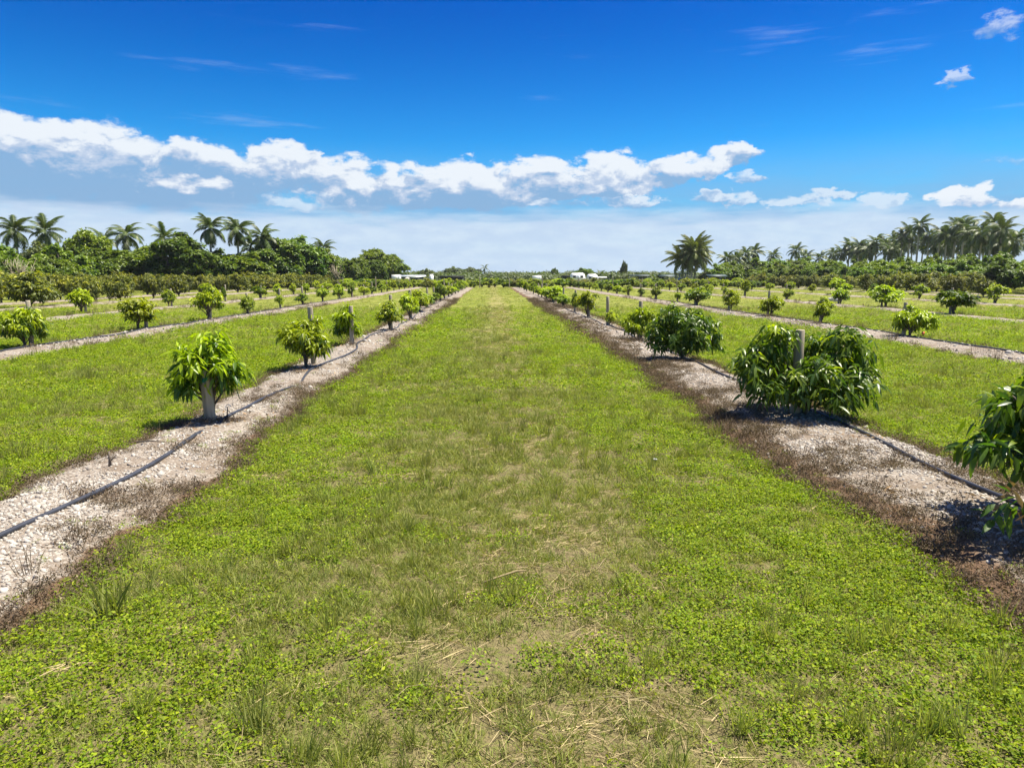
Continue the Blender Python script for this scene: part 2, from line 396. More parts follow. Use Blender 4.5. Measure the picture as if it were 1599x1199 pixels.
# ------------------------------------------------------------------ orchard rows: (x, y, crown offset, crown width, crown top, tone)
ROWS = {
 'L1': dict(side=-1, n=1, yend=113, young=True, bed=(-0.58, 1.06), fr=0.17, trees=[(-3.75,9.39,0,1.11,1.23,'g'),(-3.89,14.83,0,1.06,1.0,'y'),(-3.94,20.1,-.16,.77,1.10,'y'),(-3.66,25.4,0,1.01,.97,'g'),(-3.62,31.1,0,.85,1.14,'y'),(-3.85,37.2,.2,.95,1.16,'y'),(-3.95,42.5,.1,.8,.8,'g'),(-3.95,48.5,.1,.9,.75,'d')]),
 'R1': dict(side=1, n=1, yend=113, young=True, bed=(-1.36, 0.64), fr=0.50, trees=[(4.38,9.58,0,2.0,1.36,'d'),(4.39,16.01,-.05,1.74,1.31,'d'),(4.50,21.02,-.09,.99,.96,'y'),(4.55,27.03,0,.52,.54,'y'),(4.42,32.22,-.06,1.06,1.14,'g'),(4.41,37.12,0,.45,1.0,'d'),(4.39,42.89,0,1.0,.75,'g'),(4.46,51.0,0,1.65,1.12,'y')]),
 'L2': dict(side=-1, n=2, yend=116, young=True, bed=(-0.35, 1.25), fr=0.10, trees=[(-12.8,19.66,-.05,1.28,1.14,'g'),(-12.73,25.96,-.14,1.28,1.13,'y'),(-12.4,31.35,-.07,1.30,1.42,'y'),(-12.24,35.81,.06,.76,.89,'y'),(-12.38,41.78,.07,.59,.78,'g'),(-12.42,47.0,0,.92,.75,'d'),(-12.4,52.45,.02,.89,1.03,'g'),(-12.35,57.83,-.1,.88,1.13,'y')]),
 'L3': dict(side=-1, n=3, yend=118, young=True, bed=(-0.3, 1.2), fr=0.10, trees=[(-21.13,37.25,-.18,1.21,1.28,'y'),(-20.3,45.33,-.12,.88,1.0,'g'),(-19.6,52.64,0,.45,.98,'d'),(-19.69,61.16,-.1,1.46,.98,'d'),(-19.8,66.54,-.2,.94,1.06,'y')]),
 'R2': dict(side=1, n=2, yend=116, young=True, bed=(-1.45, 0.35), fr=0.10, trees=[(13.33,22.06,.17,1.25,.86,'y'),(13.55,28.55,0,.77,1.02,'y'),(13.35,33.44,.14,1.27,.94,'y'),(13.0,38.16,.1,.85,1.14,'y'),(13.2,45.29,.1,1.75,1.15,'d'),(13.5,51.0,0,.5,.75,'g'),(13.37,57.08,0,1.0,.98,'g'),(13.6,64.0,0,.6,.83,'d'),(13.5,69.7,0,1.1,.94,'y')]),
 'R3': dict(side=1, n=3, yend=118, young=True, bed=(-1.4, 0.3), fr=0.10, trees=[(23.04,34.78,.28,2.06,1.15,'d'),(24.3,43.15,.18,1.73,1.38,'y'),(23.87,47.98,.2,1.25,1.13,'g'),(24.6,58.25,0,.92,.84,'g'),(23.5,65.28,.2,.95,1.45,'y')]),
 'R4': dict(side=1, n=4, yend=118, young=True, bed=(-1.3, 0.3), fr=0.10, trees=[(35.2,48.5,.1,1.5,1.3,'g'),(35.55,57.95,.1,1.14,1.21,'g'),(35.5,64.92,.1,.97,1.24,'d'),(35.2,71,.1,2.0,1.6,'y')]),
 'L4': dict(side=-1, n=4, yend=126, young=False, bed=(-0.6, 1.6), fr=0.10, trees=[(-28.6,40.4,0,2.4,1.9,'o'),(-28.89,45.6,-.4,3.37,2.08,'o'),(-28.6,50.6,0,2.6,1.9,'o'),(-28.48,55.48,-.2,2.14,1.95,'o'),(-28.1,59.8,.1,1.84,1.9,'o'),(-28.3,65.2,0,2.3,1.9,'o'),(-28.3,70.4,0,2.2,1.85,'o'),(-28.33,75.63,.1,1.73,1.73,'o')]),
 'L5': dict(side=-1, n=5, yend=126, young=False, bed=(-0.5, 1.4), fr=0.10, trees=[(-34.2,50.5,0,2.7,2.1,'o'),(-34.0,57.0,0,2.4,2.0,'o')]),
 'L6': dict(side=-1, n=6, yend=126, young=False, bed=None, fr=0, trees=[(-40.0,60.0,0,2.8,2.2,'o'),(-40.2,66.0,0,2.6,2.1,'o')]),
 'L7': dict(side=-1, n=7, yend=126, young=False, bed=None, fr=0, trees=[(-46.5,69.0,0,2.8,2.3,'o'),(-46.2,75.0,0,2.8,2.2,'o')]),
 'R5': dict(side=1, n=5, yend=126, young=False, bed=(-1.5, 0.6), fr=0.10, trees=[(44.2,62.8,.4,2.24,1.7,'o'),(45.2,68.6,0,2.8,2.0,'o'),(46.0,74.4,-.5,3.4,2.1,'o'),(45.8,79.6,0,2.7,2.0,'o'),(45.81,85.02,-.4,2.53,2.15,'o')]),
 'R6': dict(side=1, n=6, yend=126, young=False, bed=(-1.5, 0.6), fr=0.10, trees=[(52.0,76.5,0,3.2,2.3,'o'),(52.3,82.0,0,3.0,2.4,'o'),(52.0,87.5,0,3.3,2.3,'o')]),
}
fr_ = random.Random(5)
for k, r in ROWS.items():
    t = r['trees']; n0 = len(t); y = t[-1][1]; xm = t[-1][0]
    step = 5.4 if r['young'] else 5.0
    r['meas'] = n0
    xend = {'L1': -3.85, 'R1': 4.3, 'L2': -12.4, 'L3': -20.3, 'R2': 13.3, 'R3': 23.4, 'R4': 34.5}.get(k, xm)
    while y + step < r['yend']:
        y += step * fr_.uniform(0.94, 1.06)
        xm += (xend - xm) * 0.3
        if r['young']:
            t.append((xm + fr_.uniform(-.12, .12), y, 0, fr_.uniform(.7, 1.35), fr_.uniform(.75, 1.3), fr_.choice('ggyyd')))
        else:
            t.append((xm + fr_.uniform(-.2, .2), y, 0, fr_.uniform(2.2, 3.1), fr_.uniform(1.8, 2.25), 'o'))
    r['cx'] = (np.array([a[1] for a in t]), np.array([a[0] for a in t]))
# the big glossy shrub that reaches in from the side, nearest of all
EDGE_TREE = (4.55, 4.95)
ROWS['R1']['cx'] = (np.concatenate([[3.0, 4.95], ROWS['R1']['cx'][0]]), np.concatenate([[4.42, 4.40], ROWS['R1']['cx'][1]]))
def row_x(k, y):
    a, b = ROWS[k]['cx']
    return np.interp(y, a, b)
def bed_edges(k, y):
    """x of the two irregular edges of a row's gravel bed"""
    y = np.asarray(y, float); r = ROWS[k]; c = row_x(k, y) * 0.35 + np.interp(y, [0, 130], [np.median(r['cx'][1])] * 2) * 0.65
    j = {'L1': 3, 'R1': 9, 'L2': 15, 'L3': 21, 'R2': 27, 'R3': 33, 'R4': 39}.get(k, 51 + r['n'] * r['side'])
    a = c + r['bed'][0] + (noB(y, y * 0 + j, 0.45, 3) - 0.5) * 0.55 + (noC(y, y * 0 + j, 2.5, 2) - 0.5) * 0.2
    b = c + r['bed'][1] + (noB(y, y * 0 + j + 60, 0.45, 3) - 0.5) * 0.55 + (noC(y, y * 0 + j + 60, 2.5, 2) - 0.5) * 0.2
    return a, b
def bed_z(k, x, y):
    a, b = bed_edges(k, y)
    t = np.clip((np.asarray(x) - a) / (b - a), 0, 1)
    prof = np.clip(np.sin(np.pi * t), 0, 1) ** 0.7
    amp = 0.10 + 0.05 * (noD(x, y, 0.8, 2) - 0.5)
    return gz(x, y) + 0.004 + prof * amp + (noC(x, y, 3.0, 3) - 0.5) * 0.05 * np.minimum(1, prof * 2)
def on_bed(x, y, m=0.0):
    r = np.zeros(len(x), bool)
    for k, rr in ROWS.items():
        if rr['bed'] is None: continue
        a, b = bed_edges(k, y)
        r |= (x > a - m) & (x < b + m) & (y < rr['yend'] + 1)
    return r
def ground_z(x, y, k=None):
    return float(bed_z(k, np.array([x]), np.array([y]))[0]) if (k and ROWS[k]['bed']) else float(gz(np.array([x]), np.array([y]))[0])

# ------------------------------------------------------------------ the ground
def axis(fine0, fine1, d, far0, far1):
    a = list(np.arange(fine0, fine1 + 1e-6, d)); s = d; v = fine1
    while v < far1: s *= 1.35; v += s; a.append(v)
    s = d; v = fine0; pre = []
    while v > far0: s *= 1.35; v -= s; pre.append(v)
    return np.array(pre[::-1] + a)
gx = axis(-16, 16, 0.3, -4000, 4000); gy = axis(-2, 40, 0.3, -3000, 6000)
GX, GY = np.meshgrid(gx, gy)
GZ = gz(GX, GY)
nx, ny = len(gx), len(gy)
ii = (np.arange(ny - 1)[:, None] * nx + np.arange(nx - 1)[None, :]).ravel()
gm = mesh_np('ground', np.stack([GX.ravel(), GY.ravel(), GZ.ravel()], 1), [np.stack([ii, ii + 1, ii + nx + 1, ii + nx], 1)], M['ground'], smooth=True)
g_o = link(bpy.data.objects.new('ground', gm)); tag(g_o, kind='structure')

for k, r in ROWS.items():
    if r['bed'] is None: continue
    y0 = 2.0 if k in ('L1', 'R1') else max(6.0, abs(r['trees'][0][0]) / 0.8 - 8)
    ys = [y0]
    while ys[-1] < r['yend']: ys.append(ys[-1] + (0.1 if ys[-1] < 14 else 0.22 if ys[-1] < 45 else 0.6))
    ys = np.array(ys); a, b = bed_edges(k, ys)
    ncol = 17 if k in ('L1', 'R1') else 9
    tt = np.linspace(0, 1, ncol)
    X = a[:, None] + (b - a)[:, None] * tt[None, :]; Y = np.repeat(ys[:, None], ncol, 1)
    Z = bed_z(k, X.ravel(), Y.ravel()).reshape(X.shape)
    Z[:, 0] -= 0.012; Z[:, -1] -= 0.012
    tl = tt if r['side'] > 0 else 1 - tt                       # 0 at the lane side
    wdt = (b - a)[:, None]
    fring = np.exp(-((tl[None, :] * wdt) / max(.08, r['fr']) ) ** 2) * 0.95 + np.exp(-(((1 - tl)[None, :] * wdt) / 0.16) ** 2) * 0.7
    n_ = ncol
    ii = (np.arange(len(ys) - 1)[:, None] * n_ + np.arange(n_ - 1)[None, :]).ravel()
    me = mesh_np('gravel_bed', np.stack([X.ravel(), Y.ravel(), Z.ravel()], 1), [np.stack([ii, ii + 1, ii + n_ + 1, ii + n_], 1)], M['bed'], {'fringe': ('POINT', fring.ravel()), 'weedy': ('POINT', np.full(fring.size, {1: 0.0, 2: 0.06}.get(r['n'], 0.33)))}, smooth=True)
    tag(link(bpy.data.objects.new('gravel_bed', me)), kind='structure')

# ------------------------------------------------------------------ leaf building
def unit(v): return v / (np.linalg.norm(v, axis=-1, keepdims=True) + 1e-9)
def leaves(rng, P, D, L, W, age, hi=False, droop=0.25):
    n = len(P); D = unit(D)
    Rr = unit(rng.normal(size=(n, 3)) * 0.6 + np.array([0, 0, 1.0]))
    S = unit(np.cross(D, Rr)); N = np.cross(S, D)
    L = np.broadcast_to(L, (n,))[:, None]; W = np.broadcast_to(W, (n,))[:, None] * 0.5
    dz_ = np.array([0, 0, -1.0])
    def pt(t): return P + D * L * t + dz_ * (droop * L * t * t)
    if hi:
        f = 0.35
        V = np.stack([pt(0.0), pt(.33) + S * W + N * W * f, pt(.33), pt(.33) - S * W + N * W * f,
                      pt(.70) + S * W * .72 + N * W * f * .6, pt(.70), pt(.70) - S * W * .72 + N * W * f * .6, pt(1.0)], 1).reshape(-1, 3)
        b = (np.arange(n) * 8)[:, None]
        F3 = np.concatenate([b + np.array([[0, 2, 1]]), b + np.array([[0, 3, 2]]), b + np.array([[4, 5, 7]]), b + np.array([[5, 6, 7]])])
        F4 = np.concatenate([b + np.array([[1, 2, 5, 4]]), b + np.array([[2, 3, 6, 5]])])
        return V, [F4, F3], np.concatenate([np.tile(age, 2), np.tile(age, 4)])
    V = np.stack([pt(0.0), pt(.45) + S * W + N * W * .3, pt(1.0), pt(.45) - S * W + N * W * .3], 1).reshape(-1, 3)
    b = (np.arange(n) * 4)[:, None]
    F3 = np.concatenate([b + np.array([[0, 2, 1]]), b + np.array([[0, 3, 2]])])
    return V, [F3], np.tile(age, 2)

def rand_sph(rng, n): return unit(rng.normal(size=(n, 3)))
def crown_mesh(name, seed, lobes, mat, dens, nl, L, W, young, hi=False, droop=0.35, down=0.55, inner=0.35, ytop=0.5):
    """leafy crown: shoots over the lobes (x, y, z, r), each shoot a spray of drooping leaves"""
    rng = np.random.default_rng(seed)
    Ps, Ds, Ls, As = [], [], [], []
    lob = np.array(lobes, float)
    zmax = (lob[:, 2] + lob[:, 3]).max(); zmin = (lob[:, 2] - lob[:, 3]).min()
    for (x, y, z, r) in lobes:
        ns = max(3, int(dens * r * r))
        d = rand_sph(rng, ns); d[:, 2] = np.where(d[:, 2] < -0.5, -d[:, 2], d[:, 2])
        p = np.array([x, y, z]) + d * r * rng.uniform(.72, 1.08, (ns, 1)) * np.array([1, 1, .9])
        # drop shoots that fall deep inside another lobe
        q = ((p[:, None, :] - lob[None, :, :3]) ** 2).sum(2) / (lob[None, :, 3] ** 2)
        keep = (q < 0.35).sum(1) == 0
        p, d = p[keep], d[keep]; ns = len(p)
        if ns == 0: continue
        hrel = (p[:, 2] - zmin) / (zmax - zmin)
        ya = rng.random(ns) < young * (1 - ytop + ytop * 2 * hrel)
        a = np.where(ya, rng.uniform(.55, 1.0, ns), rng.uniform(0, .28, ns))
        P = np.repeat(p, nl, 0) + rng.normal(size=(ns * nl, 3)) * L * 0.14 + np.repeat(d, nl, 0) * rng.uniform(-.6, .5, (ns * nl, 1)) * L
        ax = unit(d + np.array([0, 0, .7])); e1 = unit(np.cross(ax, rng.normal(size=(ns, 3)))); e2 = np.cross(ax, e1)
        th = (np.arange(nl)[None, :] * 2.4 + rng.uniform(0, 6.28, (ns, 1)) + rng.normal(size=(ns, nl)) * .3).ravel()
        D = np.repeat(e1, nl, 0) * np.cos(th)[:, None] + np.repeat(e2, nl, 0) * np.sin(th)[:, None]
        D = D * .8 + np.repeat(d, nl, 0) * 0.35 + rng.normal(size=(ns * nl, 3)) * 0.28 + np.array([0, 0, -down]) * rng.uniform(.3, 1.5, (ns * nl, 1))
        Ps.append(P); Ds.append(D); Ls.append(L * rng.uniform(.65, 1.2, ns * nl))
        As.append(np.clip(np.repeat(a, nl) + rng.normal(size=ns * nl) * 0.08, 0, 1))
        ni = int(ns * nl * inner)
        Pi = np.array([x, y, z]) + rand_sph(rng, ni) * r * (rng.random((ni, 1)) ** .5) * .75
        Ps.append(Pi); Ds.append(rng.normal(size=(ni, 3)) + np.array([0, 0, -down])); Ls.append(L * rng.uniform(.7, 1.2, ni)); As.append(rng.uniform(0, .2, ni))
    P = np.concatenate(Ps); D = np.concatenate(Ds); Lc = np.concatenate(Ls); A = np.concatenate(As)
    V, Fs, fa = leaves(rng, P, D, Lc, Lc * (W / L), A, hi, droop)
    return mesh_np(name, V, Fs, mat, {'age': ('FACE', fa)})
def stems_mesh(name, seed, lobes, base_r, mat, fork=0.25, n=6):
    rng = np.random.default_rng(seed); mb = MB()
    mb.tube([(0, 0, -.08), (rng.normal() * .02, rng.normal() * .02, fork * .5), (rng.normal() * .03, rng.normal() * .03, fork)], [base_r * 1.25, base_r, base_r * .85], n)
    for (x, y, z, r) in lobes:
        s = np.array([rng.normal() * .015, rng.normal() * .015, fork * rng.uniform(.35, .95)]); e = np.array([x, y, z + r * .2])
        m_ = s * .5 + e * .5 + rng.normal(size=3) * np.linalg.norm(e - s) * .08; m_[2] += np.linalg.norm(e - s) * .05
        mb.tube([s, s * .7 + m_ * .3 + rng.normal(size=3) * .01, m_, e], [base_r * .55, base_r * .45, base_r * .35, base_r * .12], 5)
        for q in range(2):
            e2 = np.array([x, y, z]) + rand_sph(rng, 1)[0] * r * .7
            mb.tube([m_, (m_ + e2) / 2 + rng.normal(size=3) * .02, e2], [base_r * .25, base_r * .2, base_r * .07], 4)
    return mb.mesh(name, mat, True)
def auto_lobes(seed, width, top, bottom, n):
    rng = np.random.default_rng(seed); L = []
    hw = width / 2; h = top - bottom
    for i in range(n):
        a = i * 2.4 + rng.uniform(-.4, .4); rr = hw * rng.uniform(.24, .42)
        rad = (hw - rr) * (0.25 if i == 0 else rng.uniform(.6, 1.0))
        z = bottom + rr + (h - 2 * rr) * (1.0 if i == 0 else rng.uniform(0.05, .9))
        L.append((rad * math.cos(a), rad * math.sin(a), max(bottom + rr * .6, z), rr))
    for i in range(max(3, n // 3)):                              # single shoots that break the outline
        a = rng.uniform(0, 6.28); rr = hw * rng.uniform(.11, .17); rad = hw * rng.uniform(.15, 1.0)
        z = bottom + h * (rng.uniform(.85, 1.04) if rad < hw * .6 else rng.uniform(.3, .8))
        L.append((rad * math.cos(a), rad * math.sin(a), z, rr))
    return L

# ------------------------------------------------------------------ posts
def post_mesh(seed, h, r):
    rng = random.Random(seed); mb = MB(); n = 12
    rings = [(-.1, r * 1.03), (h * .3, r), (h * .7, r * .97), (h - .012, r * .94), (h, r * .86)]
    V = []; ph = [rng.uniform(-.05, .05) for _ in range(n)]
    for (z, rr) in rings:
        for j in range(n):
            a = j * 2 * math.pi / n; q = rr * (1 + ph[j])
            V.append((q * math.cos(a), q * math.sin(a), z + (rng.uniform(-.006, .006) if z > h * .9 else 0)))
    F = [(i * n + j, i * n + (j + 1) % n, (i + 1) * n + (j + 1) % n, (i + 1) * n + j) for i in range(len(rings) - 1) for j in range(n)]
    k = len(V); V.append((0, 0, h + .004))
    mb.add(V, F, [(k, (len(rings) - 1) * n + j, (len(rings) - 1) * n + (j + 1) % n) for j in range(n)])
    return mb.mesh('wooden_post', M['postwood'], False)
POSTM = [post_mesh(s, 1.24, 0.062) for s in range(4)]

# ------------------------------------------------------------------ orchard trees
ORD = ['first', 'second', 'third', 'fourth', 'fifth', 'sixth', 'seventh', 'eighth', 'ninth', 'tenth', 'eleventh', 'twelfth', 'thirteenth', 'fourteenth', 'fifteenth', 'sixteenth', 'seventeenth', 'eighteenth', 'nineteenth', 'twentieth'] + ['twenty-' + q for q in ('first', 'second', 'third', 'fourth', 'fifth', 'sixth', 'seventh', 'eighth', 'ninth')] + ['thirtieth'] + ['thirty-' + q for q in ('first', 'second', 'third', 'fourth', 'fifth', 'sixth', 'seventh', 'eighth', 'ninth')]
def row_phrase(k):
    r = ROWS[k]; s = 'left' if r['side'] < 0 else 'right'
    if r['n'] == 1: return 'in the %s row edging the lane' % s
    return 'in the %s row %s of the lane' % (ORD[r['n'] - 1], s)
TONE = {'g': 'yellow-tipped green', 'y': 'bright yellow-green', 'd': 'dark green', 'o': 'olive-brown'}
PROTO = {}
def proto(tone, i):
    key = (tone, i)
    if key not in PROTO:
        sd = 100 + i * 7 + ord(tone)
        if tone == 'o':
            lob = auto_lobes(sd, 2.6, 2.0, 0.02, 16)
            cm = crown_mesh('crown', sd, lob, M['olive'], 190, 7, .19, .085, .22, down=.25, ytop=.75)
            tm = stems_mesh('trunk', sd, lob, .06, M['bark'], .25, 6)
        else:
            y = {'g': .55, 'y': .95, 'd': .16}[tone]
            lob = auto_lobes(sd, 1.05, 1.08, .24, 9)
            cm = crown_mesh('crown', sd, lob, M['leaf_far'], 640, 7, .135, .054, y, down=.42, ytop=.7)
            tm = stems_mesh('trunk', sd, lob, .035, M['bark'], .32, 5)
        PROTO[key] = (cm, tm)
    return PROTO[key]
YM = {'g': .55, 'y': .9, 'd': .15}
prng = random.Random(3)
LOB_R1A = [(-.44, .05, 1.00, .25), (-.58, .05, .80, .26), (-.78, -.05, .64, .28), (-.55, .25, .58, .28), (.52, .02, .90, .33), (.72, .0, .50, .27), (.30, .35, .75, .34), (-.10, .5, .60, .34),
           (-.02, -.42, .48, .33), (.02, -.28, .64, .2), (-.34, -.38, .40, .27), (.42, -.42, .40, .28), (-.68, -.28, .34, .22), (.18, -.55, .30, .2), (.75, .3, .66, .25), (.34, -.1, .66, .24)]
LOB_R1B = [(-.28, 0, 1.0, .27), (-.52, .1, .62, .30), (.1, -.3, .72, .36), (.48, .05, .66, .33), (.62, -.1, .42, .25), (-.55, -.2, .36, .25), (0, .4, .75, .34), (.2, -.45, .4, .26), (-.2, -.4, .42, .27), (.3, .3, .9, .26)]
LOB_L1A = [(.04, 0, 1.02, .17), (.10, .05, .88, .19), (-.30, 0, .86, .17), (-.14, -.16, .76, .19), (.36, -.05, .66, .13), (.20, -.15, .70, .18), (-.28, .1, .62, .18), (-.20, -.2, .52, .16), (.08, .22, .7, .2), (-.36, -.1, .50, .11), (.14, .05, .54, .16)]
n_tree = 0
for k, r in ROWS.items():
    for i, (x, y, off, wd, top, tone) in enumerate(r['trees']):
        z = ground_z(x, y, k)
        if r['young']:
            far = i >= (11 if r['n'] < 3 else 8)
            nm, cat = 'fruit_tree', 'tree'
            if far:
                lab = 'small distant young tree near the far end ' + row_phrase(k); grp = 'distant young trees ' + row_phrase(k)
            else:
                lab = '%s young tree, %s from camera %s' % (TONE[tone], ORD[i + (1 if k == 'R1' else 0)], row_phrase(k)); grp = 'young orchard trees'
        else:
            far = i >= 9
            nm, cat = 'mature_fruit_tree', 'tree'
            if far:
                lab = 'bushy olive fruit tree near the far end ' + row_phrase(k); grp = 'distant bushy trees ' + row_phrase(k)
            else:
                lab = 'bushy olive-brown fruit tree, %s from camera %s' % (ORD[i], row_phrase(k)); grp = 'bushy mature orchard trees'
        near = y < 24 and r['young']
        if near:
            t = thing(nm, (x, y, z), lab, cat, grp)
            sd = 500 + n_tree
            if k == 'R1' and i == 0: lob = LOB_R1A
            elif k == 'R1' and i == 1: lob = LOB_R1B
            elif k == 'L1' and i == 0: lob = LOB_L1A
            else:
                lob = [(a + off, b, c_, d) for a, b, c_, d in auto_lobes(sd, wd * 1.05, top, top * .14, 11)]
            big = wd > 1.5
            ymix = {'R1A': .10}.get('R1A' if (k == 'R1' and i == 0) else '', YM[tone] if not (k == 'R1' and i == 1) else .2)
            if k == 'L1' and i == 0: ymix = .75
            if k == 'L1' and i in (1, 2): ymix = 1.1
            cm = crown_mesh('crown', sd, lob, M['leaf'], 430 if big else 600, 9, .145, .042 if big else .045, ymix, hi=True, down=.55, inner=.3, ytop=.8)
            part('trunk', stems_mesh('trunk', sd, lob, .04 if big else .035, M['bark'], .2 if big else .3, 8), t)
            part('crown', cm, t)
        else:
            tn = tone; cm, tm = proto(tn, prng.randrange(7))
            if tn == 'o': s_ = (wd / 2.6, wd / 2.6, top / 2.05)
            else: s_ = (wd / 1.0, wd / 1.0, top / 1.08)
            s_ = (s_[0] * prng.uniform(.86, 1.14), s_[1] * prng.uniform(.86, 1.14), s_[2])
            t = thing(nm, (x + off * .5, y, z), lab, cat, grp, prng.uniform(0, 6.28), s_)
            t.rotation_euler[0] = prng.uniform(-.10, .10); t.rotation_euler[1] = prng.uniform(-.10, .10)
            part('trunk', tm, t); part('crown', cm, t)
        n_tree += 1
        # support post
        if r['young'] and not (k == 'L1' and i == 0):
            big = False
            px_, py_, hh = x + prng.uniform(-.06, .1), y + prng.uniform(.12, .3), prng.uniform(.82, 1.04)
            if k == 'L1' and i == 2: px_, py_ = x + .02, y - .22
            if k == 'L1' and i == 1: px_, py_, hh = x + .0, y + .62, 1.0
            if k == 'R1' and i == 0: px_, py_, hh = x - .12, y + .02, .94
            if k == 'R1' and i == 1: continue
            if y > 75 and prng.random() < .35: continue
            o = bpy.data.objects.new('wooden_post', POSTM[prng.randrange(4)])
            o.location = (px_, py_, ground_z(px_, py_, k)); o.scale = (1, 1, hh)
            if k == 'R1' and i == 0: o.scale = (1.08, 1.08, hh)
            o.rotation_euler = (prng.uniform(-.03, .03), prng.uniform(-.03, .03), prng.uniform(0, 6))
            link(o)
            if far: tag(o, 'thin grey post among distant young trees ' + row_phrase(k), 'post', 'distant posts ' + row_phrase(k))
            else: tag(o, 'weathered grey post beside the %s tree %s' % (ORD[i + (1 if k == 'R1' else 0)], row_phrase(k)), 'post', 'wooden tree posts')

# short thick post with a green mark, inside the first tree of the left row
pt = thing('wooden_post', (-3.74, 9.30, ground_z(-3.74, 9.3, 'L1')), 'stout short post with a green paint mark under the nearest left tree', 'post', 'wooden tree posts')
pm = post_mesh(9, .72, .074)
part('shaft', pm, pt)
mb = MB(); an = np.linspace(-2.3, -0.9, 7)
Vm = [(.0775 * math.cos(a), .0775 * math.sin(a), zz + .012 * math.sin(a * 5)) for zz in (.545, .60) for a in an]
mb.add(Vm, [(j, j + 1, 8 + j, 7 + j) for j in range(6)]); mb.add([(v[0] * .94, v[1] * .94, v[2]) for v in Vm], [(7 + j, 8 + j, j + 1, j) for j in range(6)])
part('paint_mark', mb.mesh('paint_mark', M['greenpaint']), pt)
pt.rotation_euler = (0.02, -0.05, 0)

# ---- nearest shrub on the right edge: the large leaves are single objects
ex, ey = EDGE_TREE
ez = ground_z(4.45, ey, 'R1')
et = thing('fruit_tree', (ex, ey, ez), 'large glossy dark green shrub cut by the right edge of view', 'tree', 'young orchard trees')
E_LOB = [(-.72, .05, .97, .24), (-1.0, -.12, .62, .20), (-.62, -.18, .62, .24), (-.93, -.38, .26, .16), (-.25, .1, 1.12, .3), (-.3, -.35, .75, .32), (.25, 0, 1.0, .36), (.1, -.4, .6, .34), (.1, .45, .8, .36), (-.35, .4, .6, .32), (.6, .2, .6, .34), (.5, -.3, .45, .3), (-.45, .15, .8, .25)]
cm = crown_mesh('crown', 77, E_LOB[4:], M['leaf'], 380, 8, .155, .046, .06, hi=True, down=.6, inner=.25)
part('crown', cm, et)
part('trunk', stems_mesh('trunk', 77, E_LOB, .042, M['bark'], .2, 8), et)
lrng = np.random.default_rng(21)
LEAFM = []
for s in range(5):
    V, Fs, fa = leaves(np.random.default_rng(s), np.zeros((1, 3)), np.array([[1.0, 0, 0]]), 1.0, .30, np.array([[.0], [.06], [.12], [.02], [.30]][s]), True, .22 + .06 * s)
    LEAFM.append(mesh_np('leaf', V, Fs, M['leaf'], {'age': ('FACE', fa)}, smooth=True))
V, Fs, fa = leaves(np.random.default_rng(9), np.zeros((1, 3)), np.array([[1.0, 0, 0]]), 1.0, .30, np.array([.6]), True, .3)
LEAFDRY = mesh_np('leaf', V, Fs, M['dryleaf'], {'age': ('FACE', fa)})
cnt = 0
for li, (x, y, z, rr) in enumerate(E_LOB[:4]):
    for q in range([10, 10, 9, 5][li]):
        d = rand_sph(lrng, 1)[0]; d[2] = abs(d[2]) * .8 - .1
        p = np.array([x, y, z]) + d * rr * lrng.uniform(.4, 1.0)
        dry = li == 3 and q in (0, 1)
        for w_ in range(8):
            dd = unit((d * .5 + lrng.normal(size=3) * .55 + np.array([-.12, -.1, -.6]))[None])[0]
            o = bpy.data.objects.new('leaf', LEAFDRY if dry else LEAFM[lrng.integers(5)])
            L_ = lrng.uniform(.11, .175)
            rot = Vector(dd).to_track_quat('X', 'Z').to_matrix().to_4x4() @ Matrix.Rotation(lrng.uniform(-.7, .7), 4, 'X')
            pp = p + lrng.normal(size=3) * .028 + d * lrng.uniform(-.06, .06)
            o.matrix_local = Matrix.Translation(pp) @ rot @ Matrix.Scale(L_, 4)
            link(o, et); cnt += 1

# ------------------------------------------------------------------ irrigation pipes
def pipe(k, pts, rad, label, y1):
    ys = [p[1] for p in pts]; xs = [p[0] for p in pts]
    yy = []; y = ys[0]
    while y < y1: yy.append(y); y += .22 if y < 30 else 1.0
    yy = np.array(yy)
    base = np.interp(yy, ys, xs)
    tail = np.array([row_x(k, v) for v in yy]) + (noC(yy, yy * 0 + 7, .35, 2) - .5) * .5 + (0.12 if k[0] == 'L' else -.1)
    wgt = np.clip((yy - ys[-1]) / 3.0, 0, 1)
    xx = base * (1 - wgt) + tail * wgt
    xx = np.convolve(np.pad(xx, 2, mode='edge'), np.ones(5) / 5, 'valid')
    zz = bed_z(k, xx, yy) + rad * .75
    zz = np.convolve(np.pad(zz, 3, mode='edge'), np.ones(7) / 7, 'valid') + .004
    if k == 'L1': zz = zz - .075 * np.exp(-((yy - 8.95) / .30) ** 2) - .05 * np.exp(-((yy - 12.6) / .5) ** 2)
    mb = MB(); mb.tube(np.stack([xx, yy, zz], 1), rad, 8)
    o = link(bpy.data.objects.new('irrigation_pipe', mb.mesh('irrigation_pipe', M['tube'], True)))
    return tag(o, label, 'pipe', 'irrigation pipes')
pipe('L1', [(-3.66, 2.6), (-3.62, 3.9), (-3.58, 4.98), (-3.47, 6.14), (-3.40, 7.18), (-3.55, 8.4), (-3.64, 9.25), (-3.52, 9.9), (-3.55, 10.9), (-3.40, 12.3), (-3.70, 14.4), (-3.5, 16.5), (-3.45, 18.2), (-3.82, 20.0)], .022, 'black irrigation pipe on pale gravel along the left edge of the lane', 70)
pipe('R1', [(4.62, 2.2), (4.55, 3.4), (4.46, 4.6), (4.41, 5.74), (4.44, 6.95), (4.60, 8.22), (4.66, 9.5), (4.45, 12.1), (4.50, 15.4), (4.55, 18), (4.35, 20.5), (4.6, 24)], .022, 'black irrigation pipe by the glossy shrubs, bordering the lane on the right', 70)
